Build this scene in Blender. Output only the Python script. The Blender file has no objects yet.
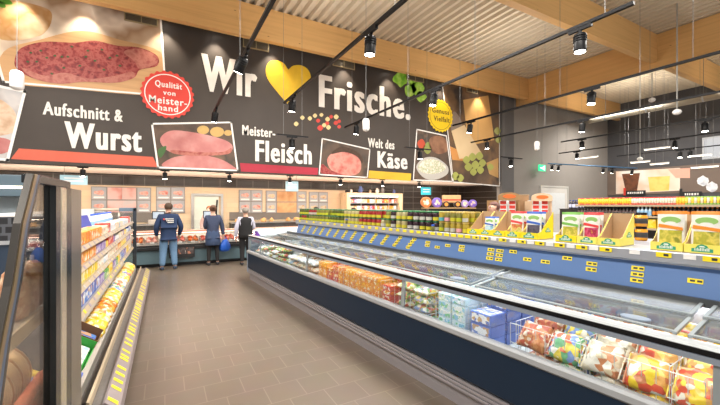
import bpy, bmesh, math, random
from mathutils import Vector, Matrix
random.seed(7)
PI = math.pi
SC = bpy.context.scene
COL = SC.collection
# ---------------------------------------------------------------- camera
YAW = math.radians(29.0); FPX = 352.0; HY = 205.0; HC = 1.70
cam = bpy.data.cameras.new('camera'); cam.sensor_width = 36.0; cam.lens = 36.0*FPX/720.0
cam.shift_y = (HY-202.5)/720.0; cam.clip_start = 0.05; cam.clip_end = 200
co = bpy.data.objects.new('camera', cam); COL.objects.link(co)
co.location = (0, 0, HC); co.rotation_euler = (PI/2, 0, -YAW); SC.camera = co
# ---------------------------------------------------------------- daylight, exposure
world = bpy.data.worlds.new('daylight'); SC.world = world; world.use_nodes = True
bg = world.node_tree.nodes['Background']; bg.inputs[0].default_value = (1.0, 0.97, 0.93, 1); bg.inputs[1].default_value = 0.62
SC.view_settings.view_transform = 'Standard'; SC.view_settings.look = 'None'
SC.view_settings.gamma = 1.0; SC.view_settings.use_curve_mapping = False
SC.view_settings.exposure = 0.36
AREA_W = 430      # each added overhead fill light
UP_W = 50
SPOT_W = 75       # track spots
WASH_W = 130      # wall washers over the mural
def area(name, loc, sx, sy, w, col=(1, .95, .88)):
    l = bpy.data.lights.new(name, 'AREA'); l.shape = 'RECTANGLE'; l.size = sx; l.size_y = sy; l.energy = w; l.color = col
    o = bpy.data.objects.new(name, l); COL.objects.link(o); o.location = loc; return o
for x in (-3.0, 3.6, 10.0):
    for y in (1.5, 6.8):
        area('ceiling_light_panel', (x, y, 6.4), 1.2, 4.0, AREA_W)  # added fill light over the aisles, no fitting modelled
def uplight(loc, sx, sy, w):
    o = area('uplight', loc, sx, sy, w); o.rotation_euler = (PI, 0, 0)  # added fill aimed upward to brighten the roof deck and beams
for x in (-2.5, 4.0, 10.5, 20.0):
    for y in (1.5, 8.6): uplight((x, y, 5.6 if x < 15 else 6.6), .5 if x < 15 else 2.5, 3.0, UP_W)
for x in (-3.2, 0.6, 4.4, 8.2, 12.0): o = area('counter_uplight', (x, 12.7, 1.3), 3.6, .2, 30, (1, .80, .66)); o.rotation_euler = (PI, 0, 0)  # added upward fill that brightens the soffit underside
area('ceiling_light_panel', (20.5, 3.0, 6.4), 1.5, 5.0, AREA_W)  # same added overhead fill for the right bay
area('ceiling_light_panel', (20.5, 9.0, 6.4), 1.5, 3.0, AREA_W)
for x in (-3.2, 0.6, 4.4, 8.2, 12.0):    # fill lights added at soffit height to brighten the counter recess
    area('counter_light_panel', (x, 13.1, 2.735), 3.4, .35, 60, (1, .84, .68))
# ---------------------------------------------------------------- pixel <-> real surfaces
sY, cY = math.sin(YAW), math.cos(YAW)
def ray(px, py):
    a = (px-360.0)/FPX; return Vector((sY+a*cY, cY-a*sY, (HY-py)/FPX))
def atY(px, py, Y):
    r = ray(px, py); t = Y/r.y; return Vector((r.x*t, Y, HC+r.z*t))
def atX(px, py, X):
    r = ray(px, py); t = X/r.x; return Vector((X, r.y*t, HC+r.z*t))
def atZ(px, py, Z):
    r = ray(px, py); t = (Z-HC)/r.z; return Vector((r.x*t, r.y*t, Z))
# ---------------------------------------------------------------- materials
MATS = {}
def nodes_of(name):
    m = bpy.data.materials.new(name); m.use_nodes = True; nt = m.node_tree
    return m, nt, nt.nodes['Principled BSDF']
def M(name, col, rough=.5, metal=0., var=.08, scale=8., bump=0., emit=0., spec=.5, ecol=None):
    if name in MATS: return MATS[name]
    m, nt, b = nodes_of(name)
    tc = nt.nodes.new('ShaderNodeTexCoord'); nz = nt.nodes.new('ShaderNodeTexNoise')
    nz.inputs['Scale'].default_value = scale; nz.inputs['Detail'].default_value = 4
    nt.links.new(tc.outputs['Object'], nz.inputs['Vector'])
    mx = nt.nodes.new('ShaderNodeMix'); mx.data_type = 'RGBA'
    c = Vector(col[:3])
    mx.inputs['A'].default_value = (*[max(0, v*(1-var)) for v in c], 1)
    mx.inputs['B'].default_value = (*[min(1, v*(1+var)) for v in c], 1)
    nt.links.new(nz.outputs['Fac'], mx.inputs['Factor']); nt.links.new(mx.outputs['Result'], b.inputs['Base Color'])
    b.inputs['Roughness'].default_value = rough; b.inputs['Metallic'].default_value = metal
    b.inputs['Specular IOR Level'].default_value = spec
    if bump:
        bp = nt.nodes.new('ShaderNodeBump'); bp.inputs['Strength'].default_value = bump
        nt.links.new(nz.outputs['Fac'], bp.inputs['Height']); nt.links.new(bp.outputs['Normal'], b.inputs['Normal'])
    if emit:
        b.inputs['Emission Color'].default_value = (*(ecol or col)[:3], 1); b.inputs['Emission Strength'].default_value = emit
    MATS[name] = m; return m
def ramp(nt, cols, const=True):
    r = nt.nodes.new('ShaderNodeValToRGB'); cr = r.color_ramp
    if const: cr.interpolation = 'CONSTANT'
    n = len(cols)
    cr.elements[0].position = 0; cr.elements[0].color = (*cols[0], 1)
    cr.elements[1].position = 1/n if const else 1/(n-1); cr.elements[1].color = (*cols[1], 1)
    for i in range(2, n):
        e = cr.elements.new(i/n if const else i/(n-1)); e.color = (*cols[i], 1)
    return r
def PACK(name, cols, scale=22., rough=.35, stretch=(1, 1, 1), soft=False, crinkle=0):
    """printed packaging: patches of the given colours, shifted from pack to pack"""
    if name in MATS: return MATS[name]
    m, nt, b = nodes_of(name)
    tc = nt.nodes.new('ShaderNodeTexCoord'); oi = nt.nodes.new('ShaderNodeObjectInfo')
    mp = nt.nodes.new('ShaderNodeMapping'); mp.inputs['Scale'].default_value = stretch
    ad = nt.nodes.new('ShaderNodeVectorMath'); ad.operation = 'ADD'
    nt.links.new(tc.outputs['Object'], mp.inputs['Vector']); nt.links.new(mp.outputs[0], ad.inputs[0]); nt.links.new(oi.outputs['Random'], ad.inputs[1])
    if soft:
        v = nt.nodes.new('ShaderNodeTexNoise'); v.inputs['Scale'].default_value = scale; v.inputs['Detail'].default_value = 3; src = v.outputs['Fac']
        nt.links.new(ad.outputs[0], v.inputs['Vector'])
        mr = nt.nodes.new('ShaderNodeMapRange'); mr.inputs['From Min'].default_value = .3; mr.inputs['From Max'].default_value = .7
        nt.links.new(src, mr.inputs['Value']); src = mr.outputs['Result']
    else:
        v = nt.nodes.new('ShaderNodeTexVoronoi'); v.inputs['Scale'].default_value = scale
        nt.links.new(ad.outputs[0], v.inputs['Vector'])
        sp = nt.nodes.new('ShaderNodeSeparateColor'); nt.links.new(v.outputs['Color'], sp.inputs[0]); src = sp.outputs[0]
    r = ramp(nt, cols, not soft); nt.links.new(src, r.inputs[0]); nt.links.new(r.outputs[0], b.inputs['Base Color'])
    b.inputs['Roughness'].default_value = rough
    if crinkle:
        n2 = nt.nodes.new('ShaderNodeTexVoronoi'); n2.inputs['Scale'].default_value = crinkle; n2.feature = 'SMOOTH_F1'
        bp = nt.nodes.new('ShaderNodeBump'); bp.inputs['Strength'].default_value = .8; bp.inputs['Distance'].default_value = .012
        nt.links.new(ad.outputs[0], n2.inputs['Vector']); nt.links.new(n2.outputs['Distance'], bp.inputs['Height']); nt.links.new(bp.outputs['Normal'], b.inputs['Normal'])
    MATS[name] = m; return m
def GLASS(name, tint=(.93, .97, .97), refl=.12, rough=.02, frost=0, fcol=(.72, .76, .78)):
    if name in MATS: return MATS[name]
    m = bpy.data.materials.new(name); m.use_nodes = True; nt = m.node_tree; nt.nodes.clear()
    out = nt.nodes.new('ShaderNodeOutputMaterial'); mix = nt.nodes.new('ShaderNodeMixShader')
    tr = nt.nodes.new('ShaderNodeBsdfTransparent'); gl = nt.nodes.new('ShaderNodeBsdfGlossy')
    tr.inputs[0].default_value = (*tint, 1); gl.inputs['Roughness'].default_value = rough
    lw = nt.nodes.new('ShaderNodeLayerWeight'); lw.inputs[0].default_value = .35
    mr = nt.nodes.new('ShaderNodeMapRange'); mr.inputs['To Min'].default_value = refl*.5; mr.inputs['To Max'].default_value = min(1, refl*4)
    nt.links.new(lw.outputs['Fresnel'], mr.inputs['Value']); nt.links.new(mr.outputs['Result'], mix.inputs[0])
    base = tr.outputs[0]
    if frost:   # a film of frost on the pane
        df = nt.nodes.new('ShaderNodeBsdfDiffuse'); df.inputs[0].default_value = (*fcol, 1); m2 = nt.nodes.new('ShaderNodeMixShader'); m2.inputs[0].default_value = frost
        nt.links.new(tr.outputs[0], m2.inputs[1]); nt.links.new(df.outputs[0], m2.inputs[2]); base = m2.outputs[0]
    nt.links.new(base, mix.inputs[1]); nt.links.new(gl.outputs[0], mix.inputs[2]); nt.links.new(mix.outputs[0], out.inputs[0])
    MATS[name] = m; return m
def TILE(name, c1, c2, mortar, bw, bh, ms=.006, rough=.4, axes='XZ', offset=.5, bump=.0):
    if name in MATS: return MATS[name]
    m, nt, b = nodes_of(name)
    tc = nt.nodes.new('ShaderNodeTexCoord'); sx = nt.nodes.new('ShaderNodeSeparateXYZ'); cx = nt.nodes.new('ShaderNodeCombineXYZ')
    nt.links.new(tc.outputs['Object'], sx.inputs[0])
    nt.links.new(sx.outputs[axes[0]], cx.inputs[0]); nt.links.new(sx.outputs[axes[1]], cx.inputs[1])
    br = nt.nodes.new('ShaderNodeTexBrick'); br.offset = offset
    br.inputs['Scale'].default_value = 1; br.inputs['Brick Width'].default_value = bw; br.inputs['Row Height'].default_value = bh
    br.inputs['Mortar Size'].default_value = ms; br.inputs['Mortar Smooth'].default_value = .2
    br.inputs['Color1'].default_value = (*c1, 1); br.inputs['Color2'].default_value = (*c2, 1); br.inputs['Mortar'].default_value = (*mortar, 1)
    nt.links.new(cx.outputs[0], br.inputs['Vector'])
    nz = nt.nodes.new('ShaderNodeTexNoise'); nz.inputs['Scale'].default_value = 3.5; nz.inputs['Detail'].default_value = 5
    nt.links.new(tc.outputs['Object'], nz.inputs['Vector'])
    mx = nt.nodes.new('ShaderNodeMix'); mx.data_type = 'RGBA'; mx.blend_type = 'MULTIPLY'; mx.inputs['Factor'].default_value = .18
    nt.links.new(br.outputs['Color'], mx.inputs['A']); nt.links.new(nz.outputs['Color'], mx.inputs['B'])
    nt.links.new(mx.outputs['Result'], b.inputs['Base Color']); b.inputs['Roughness'].default_value = rough
    MATS[name] = m; return m
def WOOD(name, c1, c2, axis='X', scale=1.6, rough=.55):
    """glued laminated timber: long grain streaks, lamella lines and knots"""
    if name in MATS: return MATS[name]
    m, nt, b = nodes_of(name)
    tc = nt.nodes.new('ShaderNodeTexCoord'); mp = nt.nodes.new('ShaderNodeMapping')
    s = {'X': (.25, 6, 9), 'Y': (6, .25, 9), 'Z': (6, 6, .3)}[axis]; mp.inputs['Scale'].default_value = s
    nt.links.new(tc.outputs['Object'], mp.inputs[0])
    nz = nt.nodes.new('ShaderNodeTexNoise'); nz.inputs['Scale'].default_value = scale; nz.inputs['Detail'].default_value = 6
    nt.links.new(mp.outputs[0], nz.inputs[0])
    r = ramp(nt, [c2, c1, tuple(min(1, v*1.12) for v in c1)], False); nt.links.new(nz.outputs['Fac'], r.inputs[0])
    vk = nt.nodes.new('ShaderNodeTexVoronoi'); vk.inputs['Scale'].default_value = 2.6
    mk = nt.nodes.new('ShaderNodeMapping'); mk.inputs['Scale'].default_value = {'X': (.6, 1, 1.6), 'Y': (1, .6, 1.6), 'Z': (1, 1, .6)}[axis]
    nt.links.new(tc.outputs['Object'], mk.inputs[0]); nt.links.new(mk.outputs[0], vk.inputs[0])
    kr = nt.nodes.new('ShaderNodeMapRange'); kr.inputs['From Min'].default_value = .03; kr.inputs['From Max'].default_value = .07
    nt.links.new(vk.outputs['Distance'], kr.inputs['Value'])
    mx = nt.nodes.new('ShaderNodeMix'); mx.data_type = 'RGBA'; mx.inputs['A'].default_value = (c2[0]*.45, c2[1]*.4, c2[2]*.35, 1)
    nt.links.new(kr.outputs['Result'], mx.inputs['Factor']); nt.links.new(r.outputs[0], mx.inputs['B'])
    nt.links.new(mx.outputs['Result'], b.inputs['Base Color']); b.inputs['Roughness'].default_value = rough
    MATS[name] = m; return m
BLACK = M('black_metal', (.006, .006, .007), .45, 0, spec=.2)
STEEL = M('brushed_steel', (.62, .62, .6), .3, .9)
GREYM = M('light_grey_metal', (.52, .54, .57), .33, .35)
WHITE = M('white_plastic', (.82, .82, .81), .35)
WIRE = M('white_wire', (.75, .76, .76), .35, .3)
CABLE = M('steel_cable', (.20, .20, .20), .5, .2)
LAMP = M('lamp_lens', (1, .97, .9), .3, 0, 0, emit=30, ecol=(1, .95, .86))
YEL = M('yellow_label', (.88, .72, .02), .45, 0, .04)
INK = M('black_print', (.03, .03, .03), .6)
# ---------------------------------------------------------------- mesh helpers
class MB:
    def __init__(s, origin=(0, 0, 0)):
        s.bm = bmesh.new(); s.o = Vector(origin); s.mi = 0
    def face(s, pts):
        vs = [s.bm.verts.new(Vector(p)-s.o) for p in pts]
        f = s.bm.faces.new(vs); f.material_index = s.mi; return f
    def box(s, x0, x1, y0, y1, z0, z1, bev=0):
        r = bmesh.ops.create_cube(s.bm, size=1.0); vs = r['verts']
        for v in vs:
            v.co = Vector((x0+(v.co.x+.5)*(x1-x0), y0+(v.co.y+.5)*(y1-y0), z0+(v.co.z+.5)*(z1-z0)))-s.o
        fs = set(f for v in vs for f in v.link_faces)
        if bev:
            es = list(set(e for v in vs for e in v.link_edges))
            g = bmesh.ops.bevel(s.bm, geom=es, offset=bev, segments=2, profile=.6, affect='EDGES')
            fs = set(f for f in s.bm.faces if f.material_index == 0 and f in set(g['faces'])) | set(f for f in fs if f.is_valid)
        for f in fs: f.material_index = s.mi
        return s
    def tube(s, pts, r, seg=8, cap=True):
        pts = [Vector(p)-s.o for p in pts]; rings = []
        rr = r if isinstance(r, (list, tuple)) else [r]*len(pts)
        for i, p in enumerate(pts):
            d = (pts[min(i+1, len(pts)-1)]-pts[max(i-1, 0)]).normalized()
            u = d.cross(Vector((0, 0, 1)))
            if u.length < 1e-4: u = Vector((1, 0, 0))
            u.normalize(); w = u.cross(d)
            rings.append([s.bm.verts.new(p+(u*math.cos(2*PI*k/seg)+w*math.sin(2*PI*k/seg))*rr[i]) for k in range(seg)])
        for a, b in zip(rings, rings[1:]):
            for k in range(seg):
                f = s.bm.faces.new((a[k], a[(k+1) % seg], b[(k+1) % seg], b[k])); f.material_index = s.mi; f.smooth = seg > 6
        if cap:
            for q in (rings[0][::-1], rings[-1]):
                f = s.bm.faces.new(q); f.material_index = s.mi
        return s
    def lathe(s, prof, seg=20, c=(0, 0, 0), mis=None):
        c = Vector(c)-s.o; rings = []
        for r, z in prof:
            rings.append([s.bm.verts.new(c+Vector((r*math.cos(2*PI*k/seg), r*math.sin(2*PI*k/seg), z))) for k in range(seg)])
        for i, (a, b) in enumerate(zip(rings, rings[1:])):
            for k in range(seg):
                f = s.bm.faces.new((a[k], a[(k+1) % seg], b[(k+1) % seg], b[k])); f.smooth = True
                f.material_index = mis[i] if mis else s.mi
        f = s.bm.faces.new(rings[0][::-1]); f.material_index = mis[0] if mis else s.mi
        f = s.bm.faces.new(rings[-1]); f.material_index = mis[-1] if mis else s.mi
        return s
    def prism(s, poly, a, b, axis='Y'):
        """poly of 2D points swept along an axis from a to b. Y: (x,z)  X: (y,z)  Z: (x,y)"""
        def P(p, t): return {'Y': (p[0], t, p[1]), 'X': (t, p[0], p[1]), 'Z': (p[0], p[1], t)}[axis]
        A = [s.bm.verts.new(Vector(P(p, a))-s.o) for p in poly]; B = [s.bm.verts.new(Vector(P(p, b))-s.o) for p in poly]
        n = len(poly); fs = [s.bm.faces.new(A), s.bm.faces.new(B[::-1])]
        for k in range(n): fs.append(s.bm.faces.new((A[k], B[k], B[(k+1) % n], A[(k+1) % n])))
        for f in fs: f.material_index = s.mi
        return s
    def mesh(s, name, mats):
        bmesh.ops.recalc_face_normals(s.bm, faces=s.bm.faces)
        me = bpy.data.meshes.new(name); s.bm.to_mesh(me); s.bm.free()
        for m in (mats if isinstance(mats, (list, tuple)) else [mats]): me.materials.append(m)
        return me
    def build(s, name, mats, parent=None):
        o = bpy.data.objects.new(name, s.mesh(name, mats)); COL.objects.link(o)
        if parent: o.parent = parent
        return o
def tag(o, label=None, cat=None, group=None, kind=None):
    if label: o['label'] = label
    if cat: o['category'] = cat
    if group: o['group'] = group
    if kind: o['kind'] = kind
    return o
def thing(name, label, cat, loc=(0, 0, 0), rz=0, group=None):
    o = bpy.data.objects.new(name, None); COL.objects.link(o); o.empty_display_size = .1
    o.location = loc; o.rotation_euler = (0, 0, rz); return tag(o, label, cat, group)
def put(name, mesh, parent=None, loc=(0, 0, 0), rz=0):
    o = bpy.data.objects.new(name, mesh); COL.objects.link(o)
    if parent: o.parent = parent
    o.location = loc; o.rotation_euler = (0, 0, rz); return o
class Proto:
    """one thing built once: [(part name, mesh, [(sub-part name, mesh), ...]), ...]; put() lays down copies"""
    def __init__(s, name, cat, parts): s.name, s.cat, s.parts = name, cat, parts
    def put(s, loc, rz, label, group=None, simple=False):
        if len(s.parts) == 1 and not (s.parts[0][2:] and s.parts[0][2]):
            return tag(put(s.name, s.parts[0][1], None, loc, rz), label, s.cat, group)
        r = thing(s.name, label, s.cat, loc, rz, group)
        for p in s.parts:
            o = put(p[0], p[1], r)
            for q in (p[2] if len(p) > 2 else []): put(q[0], q[1], o)
        return r
def struct(name, mb, mat): return tag(mb.build(name, mat), kind='structure')
ORD = ['first', 'second', 'third', 'fourth', 'fifth', 'sixth', 'seventh', 'eighth', 'ninth', 'tenth', 'eleventh', 'twelfth', 'thirteenth', 'fourteenth', 'fifteenth', 'sixteenth', 'seventeenth', 'eighteenth', 'nineteenth']
TENS = {2: 'twent', 3: 'thirt', 4: 'fort', 5: 'fift', 6: 'sixt', 7: 'sevent', 8: 'eight', 9: 'ninet'}
def nth(i):
    """0 -> first"""
    n = i+1
    if n < 20: return ORD[n-1]
    t, u = divmod(n, 10)
    return TENS[t]+'ieth' if u == 0 else TENS[t]+'y-'+ORD[u-1]
_FONT = {}
def text_polys(s, bold):
    cu = bpy.data.curves.new('lettering', 'FONT'); cu.body = s; cu.size = 1; cu.offset = bold; cu.resolution_u = 3; cu.space_character = 1.16; cu.extrude = 0
    ob = bpy.data.objects.new('lettering', cu); COL.objects.link(ob)
    bpy.context.view_layer.update()
    me = bpy.data.meshes.new_from_object(ob.evaluated_get(bpy.context.evaluated_depsgraph_get()))
    vs = [v.co.copy() for v in me.vertices]; fs = [list(p.vertices) for p in me.polygons]
    bpy.data.objects.remove(ob); bpy.data.curves.remove(cu); bpy.data.meshes.remove(me)
    return vs, fs
def text_mesh(name, s, mat, fn, bold=.02):
    """letters laid into the unit box (0..1, 0..1) and mapped to space by fn(u, v)"""
    v0, f0 = text_polys(s, .012); vs, fs = [], []
    for q in (-1, 0, 1):      # heavier upright stems
        n = len(vs); vs += [v+Vector((q*bold, 0, 0)) for v in v0]; fs += [[i+n for i in f] for f in f0]
    x0 = min(v.x for v in vs); x1 = max(v.x for v in vs)
    me = bpy.data.meshes.new(name); H = .73   # capital height of the face
    k3 = len(vs)//3
    me.from_pydata([Vector(fn((v.x-x0)/(x1-x0), v.y/H))+Vector((0, -.0008*(i//k3), 0)) for i, v in enumerate(vs)], [], fs); me.materials.append(mat); return me
# ================================================================ room shell
CEIL = 8.0
m_floor = TILE('floor_tiles', (.155, .122, .094), (.143, .112, .086), (.21, .168, .134), .32, .30, .005, .33, 'XY', .5)
struct('floor', MB().box(-8, 26, -4, 15, -.2, 0), m_floor)
# trapezoid roof deck, ribs along Y
m_deck = M('roof_deck_sheet', (.62, .54, .42), .55, .1, .05, 2)
mb = MB(); x = -8.0
while x < 26:
    for (xa, za, xb, zb) in ((x, CEIL, x+.11, CEIL), (x+.11, CEIL, x+.15, CEIL+.13), (x+.15, CEIL+.13, x+.26, CEIL+.13), (x+.26, CEIL+.13, x+.30, CEIL)):
        mb.face([(xa, -4, za), (xb, -4, zb), (xb, 15, zb), (xa, 15, za)])
    x += .30
mb.box(-8, 26, -4, 15, CEIL+.15, CEIL+.3)
struct('ceiling', mb, m_deck)
m_glx = WOOD('glulam_x', (.70, .42, .165), (.55, .30, .10), 'X'); m_gly = WOOD('glulam_y', (.70, .42, .165), (.55, .30, .10), 'Y')
BX = 15.9
struct('trim_1', MB().box(-8, BX, 11.3, 11.52, 6.98, CEIL), m_glx)
struct('trim_2', MB().box(-8, BX, 6.05, 6.27, 6.98, CEIL), m_glx)
struct('trim_3', MB().box(BX, BX+.22, -4, 12.05, 6.75, CEIL), m_gly)
struct('trim_4', MB().box(BX+.22, 24.8, 11.3, 11.52, 6.98, CEIL), m_glx)
struct('trim_5', MB().box(BX+.22, 24.8, 6.05, 6.27, 6.98, CEIL), m_glx)
# beam hangers (dark steel shoes)
# back wall: carrier above the counter, recess behind it
m_wallg = M('grey_plaster', (.27, .25, .23), .8, 0, .05, 3)
m_walld = M('dark_grey_plaster', (.12, .115, .115), .8, 0, .06, 3)
m_brown = M('mural_brown', (.050, .038, .031), .62, 0, .22, 1.3)
WY = 12.0; ZB = 2.75; RY = 14.5
struct('wall_back', MB().box(-8, 14.66, WY+.03, WY+.2, ZB, CEIL), m_walld)
struct('wall_backright', MB().box(14.66, 24.8, WY+.03, WY+.2, 0, CEIL), m_wallg)
struct('trim_6', MB().box(14.66, 15.55, WY-.12, WY+.03, 0, 7.4), m_walld)
m_beige = TILE('beige_tiles', (.72, .56, .38), (.68, .52, .35), (.58, .45, .32), .6, .2, .004, .45)
m_dark = TILE('dark_tiles', (.030, .022, .018), (.036, .027, .021), (.16, .14, .12), .62, .3, .008, .25, offset=0)
struct('wall_recess', MB().box(-8, 7.25, RY, RY+.15, 0, 2.37), m_beige)
struct('wall_recessdark', MB().box(7.25, 14.66, RY, RY+.15, 0, 2.37), m_dark)
struct('trim_7', MB().box(-8, 14.66, RY-.02, RY+.15, 2.37, ZB), m_dark)
struct('wall_recessend', MB().box(14.66, 14.8, WY+.2, RY+.15, 0, ZB), m_dark)
m_soff = M('soffit_board', (.84, .72, .62), .6, 0, .03, 2)
struct('trim_8', MB().box(-8, 14.66, WY, RY+.15, ZB, ZB+.12), m_soff)
struct('wall_left', MB().box(-8.2, -8, -4, 15, 0, CEIL+.3), m_wallg)
# right wall with its high window
m_taupe = M('taupe_plaster', (.08, .079, .085), .8, 0, .05, 3)
WX = 24.8
mb = MB(); w0, w1, wz0, wz1 = 4.6, 7.5, 4.1, 5.25
mb.box(WX, WX+.2, -4, w0, 0, CEIL).box(WX, WX+.2, w1, 12.3, 0, CEIL).box(WX, WX+.2, w0, w1, 0, wz0).box(WX, WX+.2, w0, w1, wz1, CEIL)
struct('wall_right', mb, m_taupe)
wn = tag(MB().box(WX+.02, WX+.1, w0, w0+.07, wz0, wz1).box(WX+.02, WX+.1, w1-.07, w1, wz0, wz1).box(WX+.02, WX+.1, w0+.07, w1-.07, wz0, wz0+.07).box(WX+.02, WX+.1, w0+.07, w1-.07, wz1-.07, wz1).build('window_1', M('window_frame', (.5, .52, .55), .4)), kind='structure')
MB().box(WX+.05, WX+.06, w0+.07, w1-.07, wz0+.07, wz1-.07).build('pane', GLASS('window_glass', (.97, .98, 1), .05), wn)
# staff door in the back wall, light grey frame
p = atY(541, 187, WY); q = atY(567, 205, WY)
m_doorf = M('door_frame_grey', (.55, .54, .51), .5)
dr = tag(MB().box(p.x-.07, p.x, WY-.05, WY+.03, 0, p.z).box(q.x, q.x+.07, WY-.05, WY+.03, 0, p.z).box(p.x-.07, q.x+.07, WY-.05, WY+.03, p.z, p.z+.08).build('door_1', m_doorf), kind='structure')
MB().box(p.x, q.x, WY-.02, WY+.03, 0, p.z).build('door_leaf', M('door_white', (.62, .61, .58), .5), dr)
MB().box(p.x+.25, q.x-.25, WY-.026, WY-.02, 1.2, p.z-.3).build('pane', M('door_glass_frosted', (.70, .74, .76), .3), dr)
MB().tube([(p.x+.12, WY-.06, 1.05), (p.x+.28, WY-.06, 1.05)], .015).build('door_handle', STEEL, dr)
# ================================================================ the mural over the counter
m_steak = PACK('meat_red', [(.14, .008, .012), (.27, .025, .026), (.40, .09, .075), (.2, .014, .016)], 9, .55, soft=True)
m_fat = PACK('meat_pale', [(.30, .05, .045), (.48, .17, .13), (.36, .09, .07)], 6, .55, soft=True)
m_chick = PACK('meat_pink', [(.44, .14, .135), (.52, .20, .185), (.60, .29, .265)], 2.2, .5, soft=True)
m_board = WOOD('print_board', (.58, .34, .16), (.40, .22, .09), 'X', 1.2)
m_blur = PACK('print_blur_light', [(.62, .46, .32), (.38, .23, .13), (.74, .62, .5), (.28, .17, .11)], .7, .6, soft=True)
m_dkph = PACK('print_blur_dark', [(.035, .025, .02), (.12, .075, .05), (.06, .045, .035), (.2, .12, .07)], 1.1, .6, soft=True)
m_letter = M('chalk_white', (.80, .76, .71), .7, 0, .12, 5)
m_line = M('print_white', (.84, .82, .79), .6)
MU = thing('wall_mural', 'long dark printed wall mural with white lettering above the meat counter', 'mural', (4, WY, ZB))
MO = (4, WY, ZB)
MB(MO).box(-7.9, 14.6, WY-.012, WY+.028, ZB, 7.9).build('mural_board', m_brown, MU)
LAY = [0]
def onmural(px, py, k): 
    p = atY(px, py, WY); return Vector((p.x, WY-.012-.003*k, p.z))
def shape(name, pts, mat, parent, k=1, smooth=True):
    P = [Vector((q.x, q.z)) for q in (atY(x, y, WY) for x, y in pts)]
    if smooth:
        out = []; n = len(P)
        for i in range(n):
            a, b, c, d = P[i-1], P[i], P[(i+1) % n], P[(i+2) % n]
            for t in (0, .2, .4, .6, .8):
                out.append(.5*((2*b)+(c-a)*t+(2*a-5*b+4*c-d)*t*t+(3*b-a-3*c+d)*t**3))
        P = out
    mb = MB(MO); mb.prism([(v.x, v.y) for v in P], WY-.012-.003*k, WY-.0118-.003*(k-1), 'Y')
    return mb.build(name, mat, parent)
def quad_frame(name, c, mat, k=1, w=.05):
    """a printed photo with its white edge lines; c = corners TL TR BR BL"""
    ph = shape(name, c, mat, MU, k, False)
    q = [atY(x, y, WY) for x, y in c]; mb = MB(MO)
    y1 = WY-.012-.003*(k+4); y0 = y1+.003
    for i in range(4):
        a, b = q[i], q[(i+1) % 4]; d = (b-a).normalized(); n = Vector((-d.z, 0, d.x))*w*.5
        e = d*w*.5
        pts = [a-e+n, b+e+n, b+e-n, a-e-n]
        mb.prism([(p.x, p.z) for p in pts], y1, y0, 'Y')
    mb.build('white_border', m_line, ph); return ph
def words(s, bl, br, cap, k=6, mat=None, bold=.03, name='lettering'):
    bold *= 1.15
    a = onmural(*bl, k); b = onmural(*br, k); t = atY(bl[0], bl[1]-cap, WY)
    z = .5*(a.z+b.z); H = t.z-a.z
    me = text_mesh(name, s, mat or m_letter, lambda u, v: (a.x+(b.x-a.x)*u-MO[0], a.y-MO[1], z+H*v-MO[2]), bold)
    return put(name, me, MU)
# steak photo
ph = quad_frame('steak_photo', [(-30, -40), (160, 10), (166, 96), (4, 82)], m_blur, 1)
shape('board_print', [(4, 52), (40, 40), (82, 31), (120, 40), (160, 52), (163, 75), (162, 95), (70, 89), (5, 81)], m_board, ph, 2)
shape('steak_print', [(15, 60), (22, 48), (45, 42), (75, 43), (95, 41), (118, 46), (140, 48), (157, 56), (157, 66), (140, 70), (134, 78), (115, 83), (85, 82), (60, 84), (35, 79), (18, 70)], m_steak, ph, 3)
shape('steak_edge_print', [(22, 68), (45, 76), (65, 73), (90, 79), (115, 76), (132, 72), (134, 78), (115, 83), (85, 82), (60, 84), (35, 79)], m_fat, ph, 4)
shape('steak_tip_print', [(124, 52), (140, 49), (156, 56), (156, 64), (140, 69), (135, 62)], m_fat, ph, 4)
m_herb = M('herb_green', (.05, .09, .03), .7)
for i, (x, y) in enumerate([(47, 58), (68, 57), (86, 57), (102, 50), (104, 70), (52, 74), (120, 66), (28, 62), (31, 53), (41, 51), (55, 56), (72, 47), (64, 68), (80, 66), (95, 61), (110, 58), (117, 56), (62, 57), (88, 51), (37, 62)]):
    shape('herb_print', [(x-1.5, y), (x, y-1), (x+1.8, y+.3), (x, y+1)], m_herb, ph, 5)
shape('plate_print', [(0, 0), (45, 8), (52, 20), (40, 36), (2, 40), (-10, 20)], PACK('print_glow', [(.72, .52, .28), (.48, .24, .08), (.8, .68, .48)], 1.2, .5, soft=True), ph, 2)
for q in ([(-4, -4), (6, -3), (13, 4), (8, 5), (0, 3)], [(-4, 1), (4, 3), (6, 8), (0, 7)]): shape('leaf_print', q, M('leaf_bright', (.10, .32, .03), .6), ph, 3)
# photo at the left edge
ph = quad_frame('sausage_photo', [(-40, 78), (25, 92), (8, 160), (-40, 156)], PACK('print_grey_blue', [(.4, .42, .46), (.58, .55, .54), (.3, .27, .27)], 1.2, .6, soft=True), 1, .06)
shape('sausage_print', [(-30, 105), (-5, 98), (12, 108), (17, 120), (12, 133), (-10, 136), (-30, 130)], PACK('print_bread', [(.5, .32, .2), (.72, .52, .38), (.4, .22, .14)], 3, .6, soft=True), ph, 2)
shape('ham_print', [(-30, 138), (-5, 137), (11, 141), (8, 152), (-12, 155), (-30, 152)], m_chick, ph, 2)
# Aufschnitt & Wurst
shape('accent_strip', [(19, 148.5), (153, 157), (158, 167.2), (11, 159)], M('strip_orange_red', (.62, .12, .07), .6), MU, 1, False)
words('Aufschnitt &', (43, 114.6), (123, 121.6), 13.4)
words('Wurst', (64.5, 147), (142, 151.8), 27, bold=.036)
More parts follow.
